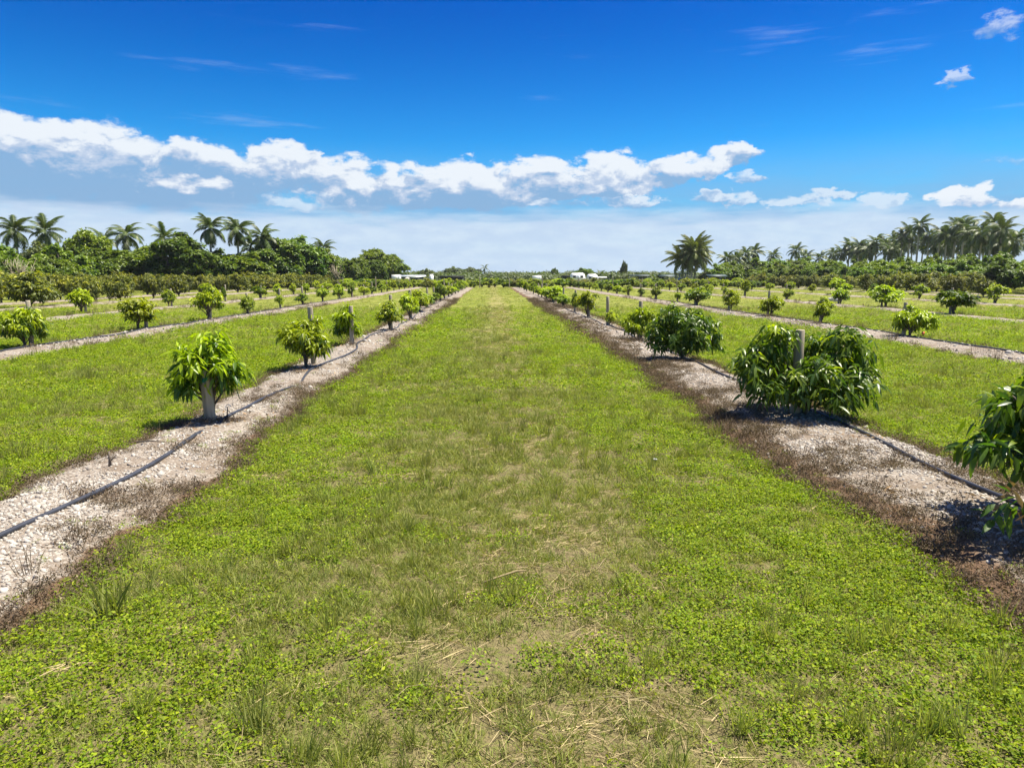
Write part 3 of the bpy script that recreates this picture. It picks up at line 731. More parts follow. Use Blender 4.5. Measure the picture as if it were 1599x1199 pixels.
pipe('L2', [(-12.55, 14), (-12.3, 17.5), (-12.55, 19.6), (-12.0, 23), (-12.5, 26), (-12.1, 28.5), (-12.3, 31.3)], .024, 'dark irrigation pipe along the second gravel bed left of the lane', 60)
pipe('R2', [(12.9, 15), (13.1, 19), (13.2, 22), (13.5, 25), (13.6, 28.5), (13.2, 31)], .024, 'dark irrigation pipe along the second gravel bed right of the lane', 60)

# little sprinkler stake by the stout post
sz = ground_z(-3.56, 9.42, 'L1')
sp = thing('sprinkler', (-3.56, 9.42, sz), 'small hooped micro sprinkler stake beside the stout green-marked post', 'sprinkler')
mb = MB(); mb.tube([(0, 0, -.05), (.0, 0, .08), (.008, 0, .17)], [.008, .008, .006], 6); part('stake', mb.mesh('stake', M['tube']), sp)
mb = MB(); an = np.linspace(0, math.pi * 1.2, 10); mb.tube([(.02 + .035 * math.cos(a), 0, .17 + .03 * math.sin(a)) for a in an], .005, 5); part('hoop', mb.mesh('hoop', M['white']), sp)
mb = MB(); mb.tube([(.01, 0, .12), (.06, .02, .07), (.08, .06, -.01)], .004, 5); part('feed_tube', mb.mesh('feed_tube', M['tube']), sp)

# ------------------------------------------------------------------ ground cover (stuff): point clouds with instanced clumps
def clump_weed(seed, n=46, rad=.085, ls=.0175):
    rng = np.random.default_rng(seed)
    a = rng.uniform(0, 6.28, n); rr = rad * np.sqrt(rng.random(n))
    P = np.stack([rr * np.cos(a), rr * np.sin(a), rng.uniform(.006, .065, n) * (1 - .5 * rr / rad)], 1)
    D = np.stack([rng.normal(size=n), rng.normal(size=n), rng.uniform(-.15, .85, n)], 1)
    L = ls * rng.uniform(.7, 1.3, n)
    return leaves(rng, P, D, L, L * .62, np.clip(rng.beta(1.3, 2.0, n), 0, 1), False, .1)
def blades(rng, P, D, L, W, age, droop):
    n = len(P); D = unit(D); S = unit(np.cross(D, rng.normal(size=(n, 3))))
    L = L[:, None]; W = W[:, None] * .5; dz_ = np.array([0, 0, -1.0]); dr = droop[:, None]
    pt_ = lambda t: P + D * L * t + dz_ * dr * L * t * t
    V = np.stack([pt_(0) - S * W, pt_(0) + S * W, pt_(.55) + S * W * .85, pt_(.55) - S * W * .85, pt_(1.0)], 1).reshape(-1, 3)
    b = (np.arange(n) * 5)[:, None]
    return V, [b + np.array([[0, 1, 2, 3]]), b + np.array([[3, 2, 4]])], np.tile(age, 2)
def clump_grass(seed, n=30, rad=.06, l0=.05, l1=.12, wd=.0042, spread=.8):
    rng = np.random.default_rng(seed)
    a = rng.uniform(0, 6.28, n); rr = rad * np.sqrt(rng.random(n))
    P = np.stack([rr * np.cos(a), rr * np.sin(a), np.full(n, -.004)], 1)
    D = np.stack([rng.normal(size=n) * spread * .6 + np.cos(a) * spread * .3, rng.normal(size=n) * spread * .6 + np.sin(a) * spread * .3, np.ones(n)], 1)
    return blades(rng, P, D, rng.uniform(l0, l1, n), np.full(n, wd), rng.beta(1.4, 1.8, n), rng.uniform(.05, .45, n))
def clump_straw(seed, n=22, rad=.11):
    rng = np.random.default_rng(seed)
    P = np.stack([rng.normal(size=n) * rad * .6, rng.normal(size=n) * rad * .6, rng.uniform(.004, .035, n)], 1)
    a = rng.normal(size=n) * .6
    D = np.stack([np.cos(a), np.sin(a), rng.normal(size=n) * .10], 1) * rng.choice([-1, 1], (n, 1))
    return blades(rng, P, D, rng.uniform(.06, .22, n), rng.uniform(.0018, .0036, n), rng.random(n), np.full(n, .04))
def clump_dead(seed, n=46, rad=.10):
    rng = np.random.default_rng(seed)
    a = rng.uniform(0, 6.28, n); rr = rad * np.sqrt(rng.random(n))
    P = np.stack([rr * np.cos(a), rr * np.sin(a), rng.uniform(0, .05, n)], 1)
    D = rng.normal(size=(n, 3)) + np.array([0, 0, .4])
    V1, F1, a1 = leaves(rng, P, D, rng.uniform(.015, .03, n), rng.uniform(.006, .012, n), rng.beta(1.2, 2, n), False, .2)
    m_ = 14
    P2 = np.stack([rng.normal(size=m_) * rad * .4, rng.normal(size=m_) * rad * .4, np.zeros(m_)], 1)
    D2 = np.stack([rng.normal(size=m_) * .7, rng.normal(size=m_) * .7, np.ones(m_)], 1)
    V2, F2, a2 = blades(rng, P2, D2, rng.uniform(.05, .13, m_), np.full(m_, .003), rng.random(m_), rng.uniform(0, .3, m_))
    k = len(V1)
    n4 = len(F2[0])
    return np.vstack([V1, V2]), [F2[0] + k, np.vstack([F1[0], F2[1] + k])], np.concatenate([a2[:n4], a1, a2[n4:]])
def stone(seed):
    rng = np.random.default_rng(seed)
    import bmesh
    bm = bmesh.new(); bmesh.ops.create_icosphere(bm, subdivisions=1, radius=1.0)
    s = rng.uniform(.6, 1.1, 3) * np.array([1, 1, .65])
    V = np.array([v.co[:] for v in bm.verts]) * s * rng.uniform(.78, 1.15, (len(bm.verts), 1))
    F = np.array([[v.index for v in f.verts] for f in bm.faces]); bm.free()
    return V, [F], np.zeros(len(F))
def lib(name, items, mat):
    """instance sources live in a collection outside the scene"""
    c_ = bpy.data.collections.new(name)
    for i, (V, Fs, fa) in enumerate(items):
        me = mesh_np('%s_%d' % (name, i), V, Fs, mat, {'age': ('FACE', fa)})
        c_.objects.link(bpy.data.objects.new('%s_%d' % (name, i), me))
    return c_
def gn_group():
    ng = bpy.data.node_groups.new('scatter', 'GeometryNodeTree')
    ng.interface.new_socket('Geometry', in_out='INPUT', socket_type='NodeSocketGeometry')
    ng.interface.new_socket('Source', in_out='INPUT', socket_type='NodeSocketCollection')
    ng.interface.new_socket('Geometry', in_out='OUTPUT', socket_type='NodeSocketGeometry')
    N = ng.nodes; L = ng.links
    gi = N.new('NodeGroupInput'); go = N.new('NodeGroupOutput')
    ci = N.new('GeometryNodeCollectionInfo'); ci.inputs['Separate Children'].default_value = True; ci.inputs['Reset Children'].default_value = True
    ip = N.new('GeometryNodeInstanceOnPoints'); ip.inputs['Pick Instance'].default_value = True
    def attr(n, t):
        a = N.new('GeometryNodeInputNamedAttribute'); a.data_type = t; a.inputs['Name'].default_value = n
        return [s for s in a.outputs if s.enabled][0]
    L.new(gi.outputs['Geometry'], ip.inputs['Points']); L.new(gi.outputs['Source'], ci.inputs['Collection'])
    L.new(ci.outputs[0], ip.inputs['Instance'])
    L.new(attr('idx', 'INT'), ip.inputs['Instance Index'])
    L.new(attr('rot', 'FLOAT_VECTOR'), ip.inputs['Rotation'])
    L.new(attr('scl', 'FLOAT_VECTOR'), ip.inputs['Scale'])
    L.new(ip.outputs[0], go.inputs[0])
    return ng
GN = gn_group()
srng = np.random.default_rng(99)
def scatter(name, src, x, y, z, scl, label_kind='stuff', tilt=.15, zs=None, rzc=None, rzv=0.0):
    n = len(x); ns = len(src.objects)
    me = bpy.data.meshes.new(name); me.vertices.add(n)
    me.vertices.foreach_set('co', np.stack([x, y, z], 1).astype(np.float32).ravel())
    rz = srng.uniform(0, 6.28, n) if rzc is None else rzc + srng.normal(size=n) * rzv
    rot = np.stack([srng.normal(size=n) * tilt, srng.normal(size=n) * tilt, rz], 1)
    s3 = np.stack([scl, scl, scl if zs is None else zs], 1)
    a = me.attributes.new('rot', 'FLOAT_VECTOR', 'POINT'); a.data.foreach_set('vector', rot.astype(np.float32).ravel())
    a = me.attributes.new('scl', 'FLOAT_VECTOR', 'POINT'); a.data.foreach_set('vector', s3.astype(np.float32).ravel())
    a = me.attributes.new('idx', 'INT', 'POINT'); a.data.foreach_set('value', srng.integers(0, ns, n).astype(np.int32))
    o = link(bpy.data.objects.new(name, me)); tag(o, kind='stuff')
    md = o.modifiers.new('scatter', 'NODES'); md.node_group = GN
    for it in GN.interface.items_tree:
        if it.item_type == 'SOCKET' and it.in_out == 'INPUT' and it.name == 'Source': md[it.identifier] = src
    return o
def region(y0, y1, dens, k=.80, pad=3.0):
    """random points on the strip of ground the picture covers, with a margin for other viewpoints"""
    n = int(dens * (y1 - y0) * ((k * (y0 + y1) / 2 + pad) * 2))
    y = np.sqrt(srng.random(n) * (y1 ** 2 - y0 ** 2) + y0 ** 2) if y0 > 1 else srng.uniform(y0, y1, n)
    x = (srng.random(n) * 2 - 1) * (k * y + pad)
    return x, y
W_LIB = lib('weed_clump', [clump_weed(s) for s in range(5)], M['weed'])
G_LIB = lib('grass_clump', [clump_grass(s) for s in range(4)], M['grass'])
T_LIB = lib('tall_grass_clump', [clump_grass(s + 20, 46, .05, .12, .30, .0045, .38) for s in range(4)], M['grass'])
S_LIB = lib('straw_clump', [clump_straw(s) for s in range(4)], M['straw'])
D_LIB = lib('dead_clump', [clump_dead(s) for s in range(4)], M['dead'])
K_LIB = lib('stone_chip', [stone(s) for s in range(6)], M['stone'])

def cover(x, y):
    """what grows where: lush broadleaf weeds, thin grass, dry centre line"""
    centre = np.exp(-((x - .35) / .85) ** 2)
    big = noA(x + 50, y + 50, .30, 3); med = noB(x + 80, y + 20, 1.1, 3); sm = noC(x, y, 3.5, 2)
    lane = (x > -2.8) & (x < 3.2)
    dry = np.clip(centre * .95 + (big - .5) * 1.9 + (med - .5) * .9, 0, 1) * np.where(lane, 1, .7)
    # grassier patch left of the middle of the lane
    gl = np.exp(-((x + .55) / .8) ** 2) * lane
    lush = np.clip(.66 - dry * .70 - gl * .38 + (med - .5) * 1.8 + (sm - .5) * .7 + np.where(x > 1.2, .14, 0) * lane + np.where(x < -1.5, .1, 0), 0, 1)
    return dry, lush, gl, sm
xs_, ys_, zs_, ss_ = [], [], [], []
def emit(lib_name): pass
acc = {k: [] for k in 'WGTSD'}
for (y0, y1, dW, dG, sc) in [(1.6, 6.5, 280, 280, 1.0), (6.5, 12, 160, 170, 1.2), (12, 22, 60, 75, 1.8), (22, 45, 12, 22, 2.9)]:
    x, y = region(y0, y1, dW); ok = ~on_bed(x, y, -.06); x, y = x[ok], y[ok]
    dry, lush, gl, sm = cover(x, y); tap = np.clip((45 - y) / 17, 0, 1); ok = srng.random(len(x)) < lush * 1.1 * tap
    acc['W'].append((x[ok], y[ok], sc * srng.uniform(.7, 1.35, ok.sum())))
    x, y = region(y0, y1, dG); ok = ~on_bed(x, y, -.04); x, y = x[ok], y[ok]
    dry, lush, gl, sm = cover(x, y); ok = srng.random(len(x)) < np.clip(.85 - .4 * lush - .25 * dry + gl * .3 - .5 * np.clip((noB(x + 7, y + 3, 1.7, 3) - .56) * 6, 0, 1), .06, 1) * np.clip((47 - y) / 14, 0.1, 1)
    acc['G'].append((x[ok], y[ok], sc * srng.uniform(.6, 1.3, ok.sum()) * np.where(lush[ok] > .5, .8, 1.0)))
    x, y = region(y0, y1, dG * .075); ok = ~on_bed(x, y, .0); x, y = x[ok], y[ok]
    dry, lush, gl, sm = cover(x, y); cl_ = noD(x + 9, y + 31, .9, 2)
    ok = srng.random(len(x)) < np.clip((cl_ - .42) * 3.2 + gl * .5, 0.02, 1)
    acc['T'].append((x[ok], y[ok], np.minimum(1.5, sc ** .5) * srng.uniform(.5, 1.1, ok.sum())))
    x, y = region(y0, y1, dG * .30); ok = ~on_bed(x, y, .0); x, y = x[ok], y[ok]
    dry, lush, gl, sm = cover(x, y); ok = srng.random(len(x)) < np.clip(dry ** 1.6 * .62 * np.clip((noC(x + 4, y + 4, 1.6, 2) - .38) * 6, .15, 1), 0.05, 1)
    acc['S'].append((x[ok], y[ok], sc * srng.uniform(.6, 1.2, ok.sum())))
x, y = region(33, 112, 1.6, .80, 4); ok = ~on_bed(x, y, 0); acc['G'].append((x[ok], y[ok], 3.8 * srng.uniform(.6, 1.2, ok.sum())))
def cat(kk): return [np.concatenate([a[i] for a in acc[kk]]) for i in range(3)]
x, y, s = cat('W'); scatter('ground_weeds', W_LIB, x, y, gz(x, y), s)
x, y, s = cat('G'); scatter('short_grass', G_LIB, x, y, gz(x, y), s, zs=np.minimum(s, 1.5) * srng.uniform(.55, 1.0, len(s)))
x, y, s = cat('T'); scatter('tall_grass', T_LIB, x, y, gz(x, y), s, tilt=.12)
x, y, s = cat('S'); scatter('dry_straw', S_LIB, x, y, gz(x, y), s, tilt=.05)

# beds: stones, dead brown verge, low weeds creeping over the edges
KX, KY, KZ, KS = [], [], [], []; DX, DY, DZ, DS = [], [], [], []; EX, EY, EZ, ES = [], [], [], []
for k, dn, ymax in (('L1', 1050, 8), ('R1', 1300, 8), ('L1', 600, 17), ('R1', 600, 17), ('L1', 45, 40), ('R1', 45, 40), ('L2', 40, 38), ('R2', 40, 38)):
    r = ROWS[k]; y0 = 2.4 if r['n'] == 1 else 13
    if dn == 45: y0 = 17
    n = int(dn * (ymax - y0) * 1.9); y = srng.uniform(y0, ymax, n); a, b = bed_edges(k, y); t = srng.random(n); x = a + (b - a) * t
    lane_d = (x - a) if r['side'] > 0 else (b - x); out_d = (b - x) if r['side'] > 0 else (x - a)
    bare = noA(x, y, 1.1, 3) + (noB(x, y, 4, 2) - .5) * .5
    pk = np.clip((bare - .36) * 4, .12, 1) * np.clip((lane_d - r['fr'] * .75) / .3, .05, 1) * np.clip(out_d / .3, .1, 1)
    ok = srng.random(n) < pk
    KX.append(x[ok]); KY.append(y[ok]); KZ.append(bed_z(k, x[ok], y[ok]))
    KS.append((.008 + .018 * srng.random(ok.sum()) ** 2.2 + .02 * (srng.random(ok.sum()) > .975)) * (1.0 if dn > 100 else 2.4))
for k, dn, y0, ymax in (('L1', 160, 2.4, 18), ('R1', 190, 2.4, 18), ('L1', 22, 18, 60), ('R1', 30, 18, 60), ('L2', 10, 13, 50), ('R2', 10, 13, 50), ('R3', 5, 28, 60), ('L3', 5, 28, 60)):
    r = ROWS[k]
    n = int(dn * (ymax - y0) * 2.2); y = srng.uniform(y0, ymax, n); a, b = bed_edges(k, y); t = srng.uniform(-.06, 1.06, n); x = a + (b - a) * t
    lane_d = (x - a) if r['side'] > 0 else (b - x); out_d = (b - x) if r['side'] > 0 else (x - a)
    pn = noB(x + 40, y, 1.3, 3)
    pk = np.exp(-(np.maximum(lane_d, 0) / r['fr']) ** 2) * 1.0 + .7 * np.exp(-(np.maximum(out_d, 0) / .16) ** 2) + np.clip((pn - (.585 if k == 'L1' else .57)) * 3.5, 0, .6)
    ok = srng.random(n) < pk
    big = 1.0 if dn > 100 else 1.9
    DX.append(x[ok]); DY.append(y[ok]); DZ.append(bed_z(k, x[ok], y[ok])); DS.append(big * srng.uniform(.6, 1.3, ok.sum()))
    ok = (srng.random(n) < .10) & (srng.random(n) < np.exp(-(np.minimum(lane_d, out_d) / .35) ** 2))
    EX.append(x[ok]); EY.append(y[ok]); EZ.append(bed_z(k, x[ok], y[ok])); ES.append(big * srng.uniform(.4, 1.0, ok.sum()))
cc = np.concatenate
def clump_litter(seed, n=9):
    rng = np.random.default_rng(seed)
    P = np.stack([rng.normal(size=n) * .12, rng.normal(size=n) * .12, rng.uniform(.006, .02, n)], 1)
    D = np.stack([rng.normal(size=n), rng.normal(size=n), rng.normal(size=n) * .15], 1)
    return leaves(rng, P, D, rng.uniform(.05, .11, n), rng.uniform(.016, .03, n), rng.random(n), False, .1)
B_LIB = lib('litter_clump', [clump_litter(s + 80) for s in range(4)], M['dryleaf'])
BX, BY, BZ = [], [], []
for k in ('L1', 'R1'):
    for (tx, ty, *_r) in ROWS[k]['trees'][:5] + ([(4.5, 4.95)] if k == 'R1' else []):
        n = 26; x = tx + srng.normal(size=n) * .55; y = ty + srng.normal(size=n) * .7
        a, b = bed_edges(k, y); ok = (x > a) & (x < b); BX.append(x[ok]); BY.append(y[ok]); BZ.append(bed_z(k, x[ok], y[ok]))
bx_ = cc(BX); scatter('leaf_litter', B_LIB, bx_, cc(BY), cc(BZ), srng.uniform(.6, 1.1, len(bx_)), tilt=.1)
H_LIB = lib('stalk_clump', [clump_grass(s + 70, 16, .06, .12, .34, .004, .35) for s in range(3)], M['dead'])
HX, HY, HZ = [], [], []
for k, dn, ymax in (('L1', 5, 60), ('R1', 5, 60), ('L2', 4, 70), ('R2', 6, 70), ('L3', 4, 90), ('R3', 5, 90), ('R4', 4, 90), ('L4', 3, 90)):
    y0 = 2.5 if ROWS[k]['n'] == 1 else 14 if ROWS[k]['n'] == 2 else 30
    n = int(dn * (ymax - y0)); y = srng.uniform(y0, ymax, n); a, b = bed_edges(k, y); t = np.where(srng.random(n) < .5, srng.uniform(-.1, .25, n), srng.uniform(.75, 1.1, n)); x = a + (b - a) * t
    ok = noB(x + 11, y, .5, 2) > .5
    HX.append(x[ok]); HY.append(y[ok]); HZ.append(bed_z(k, x[ok], y[ok]))
hx = cc(HX); scatter('dead_stalks', H_LIB, hx, cc(HY), cc(HZ), srng.uniform(.6, 1.25, len(hx)) * np.where(np.abs(hx) > 9, 1.5, 1.0), tilt=.2)
scatter('gravel', K_LIB, cc(KX), cc(KY), cc(KZ), cc(KS), tilt=.5)
scatter('dead_weeds', D_LIB, cc(DX), cc(DY), cc(DZ), cc(DS), tilt=.25)
scatter('creeping_weeds', W_LIB, cc(EX), cc(EY), cc(EZ), cc(ES), tilt=.2)

# ------------------------------------------------------------------ small things lying about
def rock(x, y, z, s, label, mat='stonegrey', name='stone', cat_='stone'):
    V, Fs, _ = stone(int(abs(x * 31 + y * 7)))
    import bmesh
    me = mesh_np(name, V * s, Fs, M[mat])
    bm = bmesh.new(); bm.from_mesh(me); bmesh.ops.subdivide_edges(bm, edges=bm.edges, cuts=1, use_grid_fill=True, smooth=.6); bm.to_mesh(me); bm.free()
    o = link(bpy.data.objects.new(name, me)); o.location = (x, y, z); tag(o, label, cat_)
rock(26.5, 54.0, .12, np.array([.55, .4, .45]), 'grey boulder lying in grass behind the third row on the right')
rock(1.75, 7.3, .05, np.array([.032, .024, .02]), 'scrap of white litter lying in the lane grass', 'white', 'litter', 'litter')
# pale dry stalk lying in the lane
mb = MB(); mb.tube([(-.10, -.06, .045), (0, 0, .055), (.13, .08, .062), (.2, .11, .05)], [.005, .007, .008, .004], 6)
o = link(bpy.data.objects.new('dry_stalk', mb.mesh('dry_stalk', M['straw'], True))); o.location = (.03, 4.35, 0); tag(o, 'thick yellow dry stalk lying on straw in the lane', 'stalk')
# brown fallen leaf on the weeds
o = bpy.data.objects.new('fallen_leaf', LEAFDRY); o.location = (-1.72, 3.75, .07); o.scale = (.08, .10, .08); o.rotation_euler = (.4, -.5, .9); link(o); tag(o, 'brown fallen leaf on green weeds at the lower left of the lane', 'leaf')
# cut woody stub and twig on the left gravel
bz = ground_z(-3.85, 7.0, 'L1')
st_o = thing('woody_stub', (-3.85, 7.0, bz), 'dark cut woody stub poking from the left gravel bed', 'stub')
mb = MB(); mb.tube([(0, 0, -.03), (.01, 0, .08), (.0, .01, .15)], [.016, .013, .009], 6); part('stem', mb.mesh('stem', M['bark']), st_o)
mb = MB(); mb.tube([(.01, 0, .05), (.05, 0, .09), (.06, .02, .12)], [.008, .006, .003], 5); part('twig', mb.mesh('twig', M['bark']), st_o)
mb = MB(); mb.tube([(-.16, 0, .02), (0, .01, .035), (.18, -.01, .03)], [.008, .010, .006], 6)
o = link(bpy.data.objects.new('twig', mb.mesh('twig', M['bark'], True))); o.location = (-3.92, 8.0, ground_z(-3.92, 8.0, 'L1')); o.rotation_euler = (0, 0, -.1); tag(o, 'short dark twig lying across the left gravel bed', 'twig')
# orange flag by the second right row
fz = ground_z(13.75, 22.3, 'R2')
fo = thing('marker_flag', (13.85, 22.2, fz), 'small orange marker flag beside the nearest tree of the second right row', 'flag')
mb = MB(); mb.tube([(0, 0, -.05), (0, 0, .2)], .004, 5); part('wire', mb.mesh('wire', M['metal']), fo)
mb = MB(); mb.box(-.045, .045, -.002, .002, .10, .20); part('flag', mb.mesh('flag', M['orange']), fo)
# bigger clumps of coarse grass that stand out in the lane
for i, (x, y, s, lab) in enumerate([(-2.25, 3.95, 1.25, 'coarse broad-bladed grass clump beside the left gravel at the front'), (1.9, 5.6, .5, 'pale blue-green thistle-like clump in weeds near the right verge'), (-.55, 6.4, .9, 'dark tuft of upright grass left of the dry middle strip'), (.85, 4.25, .85, 'upright grass tuft beside bare soil near the thick stalk')]):
    V, Fs, fa = clump_grass(60 + i, 34, .05, .12, .30, .010 if i == 0 else .006, .7)
    me = mesh_np('grass_tuft', V * s, Fs, M['grass'], {'age': ('FACE', fa * .45)})
    o = link(bpy.data.objects.new('grass_tuft', me)); o.location = (x, y, float(gz(np.array([x]), np.array([y]))[0])); tag(o, lab, 'grass tuft', 'grass tufts in the lane')

# ------------------------------------------------------------------ background: palms
def frond_mesh(seed, L, lw, n, droop, mat, hang=.7, young=.3):
    rng = np.random.default_rng(seed)
    t = np.linspace(0, 1, 12); ang = -droop * t ** 1.3
    dxs = np.cos(ang); dzs = np.sin(ang)
    xx = np.concatenate([[0], np.cumsum((dxs[1:] + dxs[:-1]) / 2)]) / 11 * L; zz = np.concatenate([[0], np.cumsum((dzs[1:] + dzs[:-1]) / 2)]) / 11 * L
    Vs = []; F4 = []
    tt = np.linspace(.14, .995, n)
    px_ = np.interp(tt, t, xx); pz_ = np.interp(tt, t, zz); pa = np.interp(tt, t, ang)
    ln = lw * np.sin(np.pi * (tt * .86 + .10)) ** .6 * rng.uniform(.85, 1.1, n)
    k = 0
    for sgn in (-1, 1):
        out = unit(np.stack([np.cos(pa) * .55, np.full(n, sgn * 1.0) + rng.normal(size=n) * .1, np.sin(pa) * .55 - hang * rng.uniform(.4, 1.2, n)], 1))
        P = np.stack([px_, np.zeros(n), pz_], 1); wd = L / n * .95
        T = np.stack([np.cos(pa), np.zeros(n), np.sin(pa)], 1)
        tip = P + out * ln[:, None] + np.array([0, 0, -1]) * (ln[:, None] * .25)
        midp = P + out * ln[:, None] * .5
        V = np.stack([P - T * wd * .5, P + T * wd * .5, midp + T * wd * .6, midp - T * wd * .6, tip], 1).reshape(-1, 3)
        Vs.append(V)
    V = np.vstack(Vs); m_ = 2 * n
    b = (np.arange(m_) * 5)[:, None]
    F4 = b + np.array([[0, 1, 2, 3]]); F3 = b + np.array([[3, 2, 4]])
    age = np.clip(rng.beta(1.5, 3, m_) + young - .3, 0, 1)
    mb = MB(); mb.tube(np.stack([xx, xx * 0, zz], 1), np.linspace(.045, .008, 12) * L / 3.2, 4)
    V2 = np.vstack(mb.V); f4 = np.vstack(mb.F4) + len(V); f3 = np.vstack(mb.F3) + len(V)
    fa = np.concatenate([age, np.full(len(f4), .8), age, np.full(len(f3), .8)])
    return mesh_np('frond', np.vstack([V, V2]), [np.vstack([F4, f4]), np.vstack([F3, f3])], mat, {'age': ('FACE', fa)})
FROND = [frond_mesh(s, 3.3, .95, 38, 1.15 + .25 * s, M['frond'], .75) for s in range(4)]
COCO = [frond_mesh(s + 10, 4.4, 1.0, 40, .85 + .22 * s, M['coco'], 1.0, .4) for s in range(4)]
BANANA = [frond_mesh(s + 20, 2.6, .5, 16, .9 + .2 * s, M['frond'], .3) for s in range(2)]
def palm_trunk(h, r, lean, seed):
    rng = np.random.default_rng(seed); mb = MB()
    t = np.linspace(0, 1, 9); bul = r * (1 + .25 * np.exp(-((t - .45) / .25) ** 2) - .25 * t); bul[0] *= 1.35
    mb.tube(np.stack([lean * t ** 2, lean * .3 * t, h * t], 1), bul, 8)
    return mb.mesh('trunk', M['palmtrunk'], True)
pal = random.Random(8)
SHAFT = None
def royal_palm(x, y, hc, label, group, nf=15, sc=1.0, lean=0.0, skirt=0):
    """hc = height of the point where fronds spring"""
    global SHAFT
    t = thing('royal_palm', (x, y, 0), label, 'palm tree', group, pal.uniform(0, 6.28))
    hs_ = 1.3 * sc
    part('trunk', palm_trunk(hc - hs_, .21 * sc, lean, int(x * 10) % 999 + 5), t)
    mb = MB(); mb.tube([(lean, lean * .3, hc - hs_ - .02), (lean, lean * .3, hc - hs_ * .6), (lean, lean * .3, hc - .05)], [.17 * sc, .19 * sc, .09 * sc], 8)
    part('crownshaft', mb.mesh('crownshaft', M['shaft'], True), t)
    for i in range(nf):
        u_ = i / (nf - 1); elv = R(82) - u_ * R(112) + pal.uniform(-.12, .12)
        a = i * 2.399 + pal.uniform(-.25, .25)
        s_ = sc * pal.uniform(.85, 1.12)
        part('frond', FROND[pal.randrange(4)], t, (lean, lean * .3, hc - .1 * sc * u_ * 3), (0, -elv, a), s_)
    for i in range(skirt):
        part('frond', FROND[3], t, (lean, lean * .3, hc - .5), (0, R(pal.uniform(55, 80)), pal.uniform(0, 6.28)), sc * .85)
def px_x(px, Y): return (px - 767.0) / 1113.0 * Y * 1.0
def px_z(py, Y): return CAM_H + (430.0 - py) / 1113.0 * Y
LP = [(47, 360, 98, 'leaning royal palm, second crown from the conical pine', 16, 3), (90, 361, 100, 'royal palm with open sky on its right side, beside the leaning palm', 13, 0), (210, 366, 108, 'royal palm right of the tall pale green tree', 15, 2), (178, 377, 112, 'small royal palm half hidden behind the tall pale green tree', 11, 2),
      (268, 372, 112, 'royal palm peeking over the left of the big round dark tree', 11, 0), (336, 355, 106, 'tallest royal palm with bare grey trunk right of the round tree', 17, 3), (378, 358, 110, 'royal palm with thick dark skirt of hanging dead fronds', 17, 6), (397, 384, 118, 'small low royal palm between the two skirted palms', 11, 2), (418, 369, 116, 'royal palm just left of the tall dark clump of trees', 14, 2),
      (510, 386, 140, 'brownish royal palm standing above the end of the long tree line', 14, 4), (577, 399, 176, 'dark palm poking out above the separate domed tree', 11, 0)]
for (px, py, Y, lab, nf, sk) in LP: royal_palm(px_x(px, Y), Y, px_z(py + 2, Y), lab, 'royal palms above the left tree line', nf + 5, .90, pal.uniform(-.4, .4), sk)
RPL = [(1594, 372), (1574, 357), (1556, 347), (1540, 361), (1527, 363), (1512, 350), (1498, 352), (1486, 366), (1473, 362), (1457, 364), (1440, 349), (1426, 360), (1414, 368), (1401, 373), (1389, 380), (1373, 376), (1359, 385), (1346, 383), (1331, 384), (1318, 391), (1306, 394), (1548, 372), (1505, 371), (1448, 376), (1583, 378), (1563, 374), (1533, 379), (1519, 378), (1492, 382), (1480, 379), (1465, 381), (1433, 378), (1419, 383), (1407, 386), (1394, 388), (1366, 390), (1352, 392), (1338, 393)]
for i, (px, py) in enumerate(sorted(RPL, reverse=True)):
    Y = 128 + (1594 - px) / 288.0 * 100 + pal.uniform(-4, 4) + (9 if py > 368 and px > 1400 else 0)
    royal_palm(px_x(px, Y), Y, px_z(py + 2, Y), 'royal palm with pale trunk, %s from the right in the tall palm grove' % ORD[i], 'royal palms of the tall grove', 19, pal.uniform(.98, 1.2), pal.uniform(-.5, .5), pal.randrange(2, 6))
for i, (px, py, Y) in enumerate([(1247, 391, 210), (1262, 401, 215), (1286, 402, 220), (1181, 393, 205), (1211, 399, 210), (1166, 397, 200), (1151, 403, 195), (1138, 404, 190)]):
    royal_palm(px_x(px, Y), Y, px_z(py, Y), 'mid-distance palm, %s between the coconut clump and the tall grove' % ORD[[6, 7, 8, 4, 5, 3, 2, 1][i] - 1], 'mid-distance palms', 18, 1.0, 0, 3)
def coconut(x, y, hc, label, nf, lean, top=80):
    t = thing('coconut_palm', (x, y, 0), label, 'palm tree', 'coconut palms of the clump', pal.uniform(0, 1))
    part('trunk', palm_trunk(hc, .19, lean, 3), t)
    for i in range(nf):
        u_ = i / (nf - 1); elv = R(top) - u_ * R(115); a = i * 2.399 + pal.uniform(-.3, .3)
        part('frond', COCO[pal.randrange(4)], t, (lean, lean * .3, hc), (0, -elv, a), pal.uniform(.8, 1.05))
Yc = 135
coconut(px_x(1082, Yc), Yc, px_z(393, Yc), 'tallest coconut palm of the big clump near the parked car', 42, .3, 89)
coconut(px_x(1095, Yc), Yc + 3, px_z(399, Yc), 'coconut palm on the far right of the big clump', 32, .6)
coconut(px_x(1072, Yc), Yc + 2, px_z(405, Yc), 'lower coconut palm on the left of the big clump', 28, -.5)

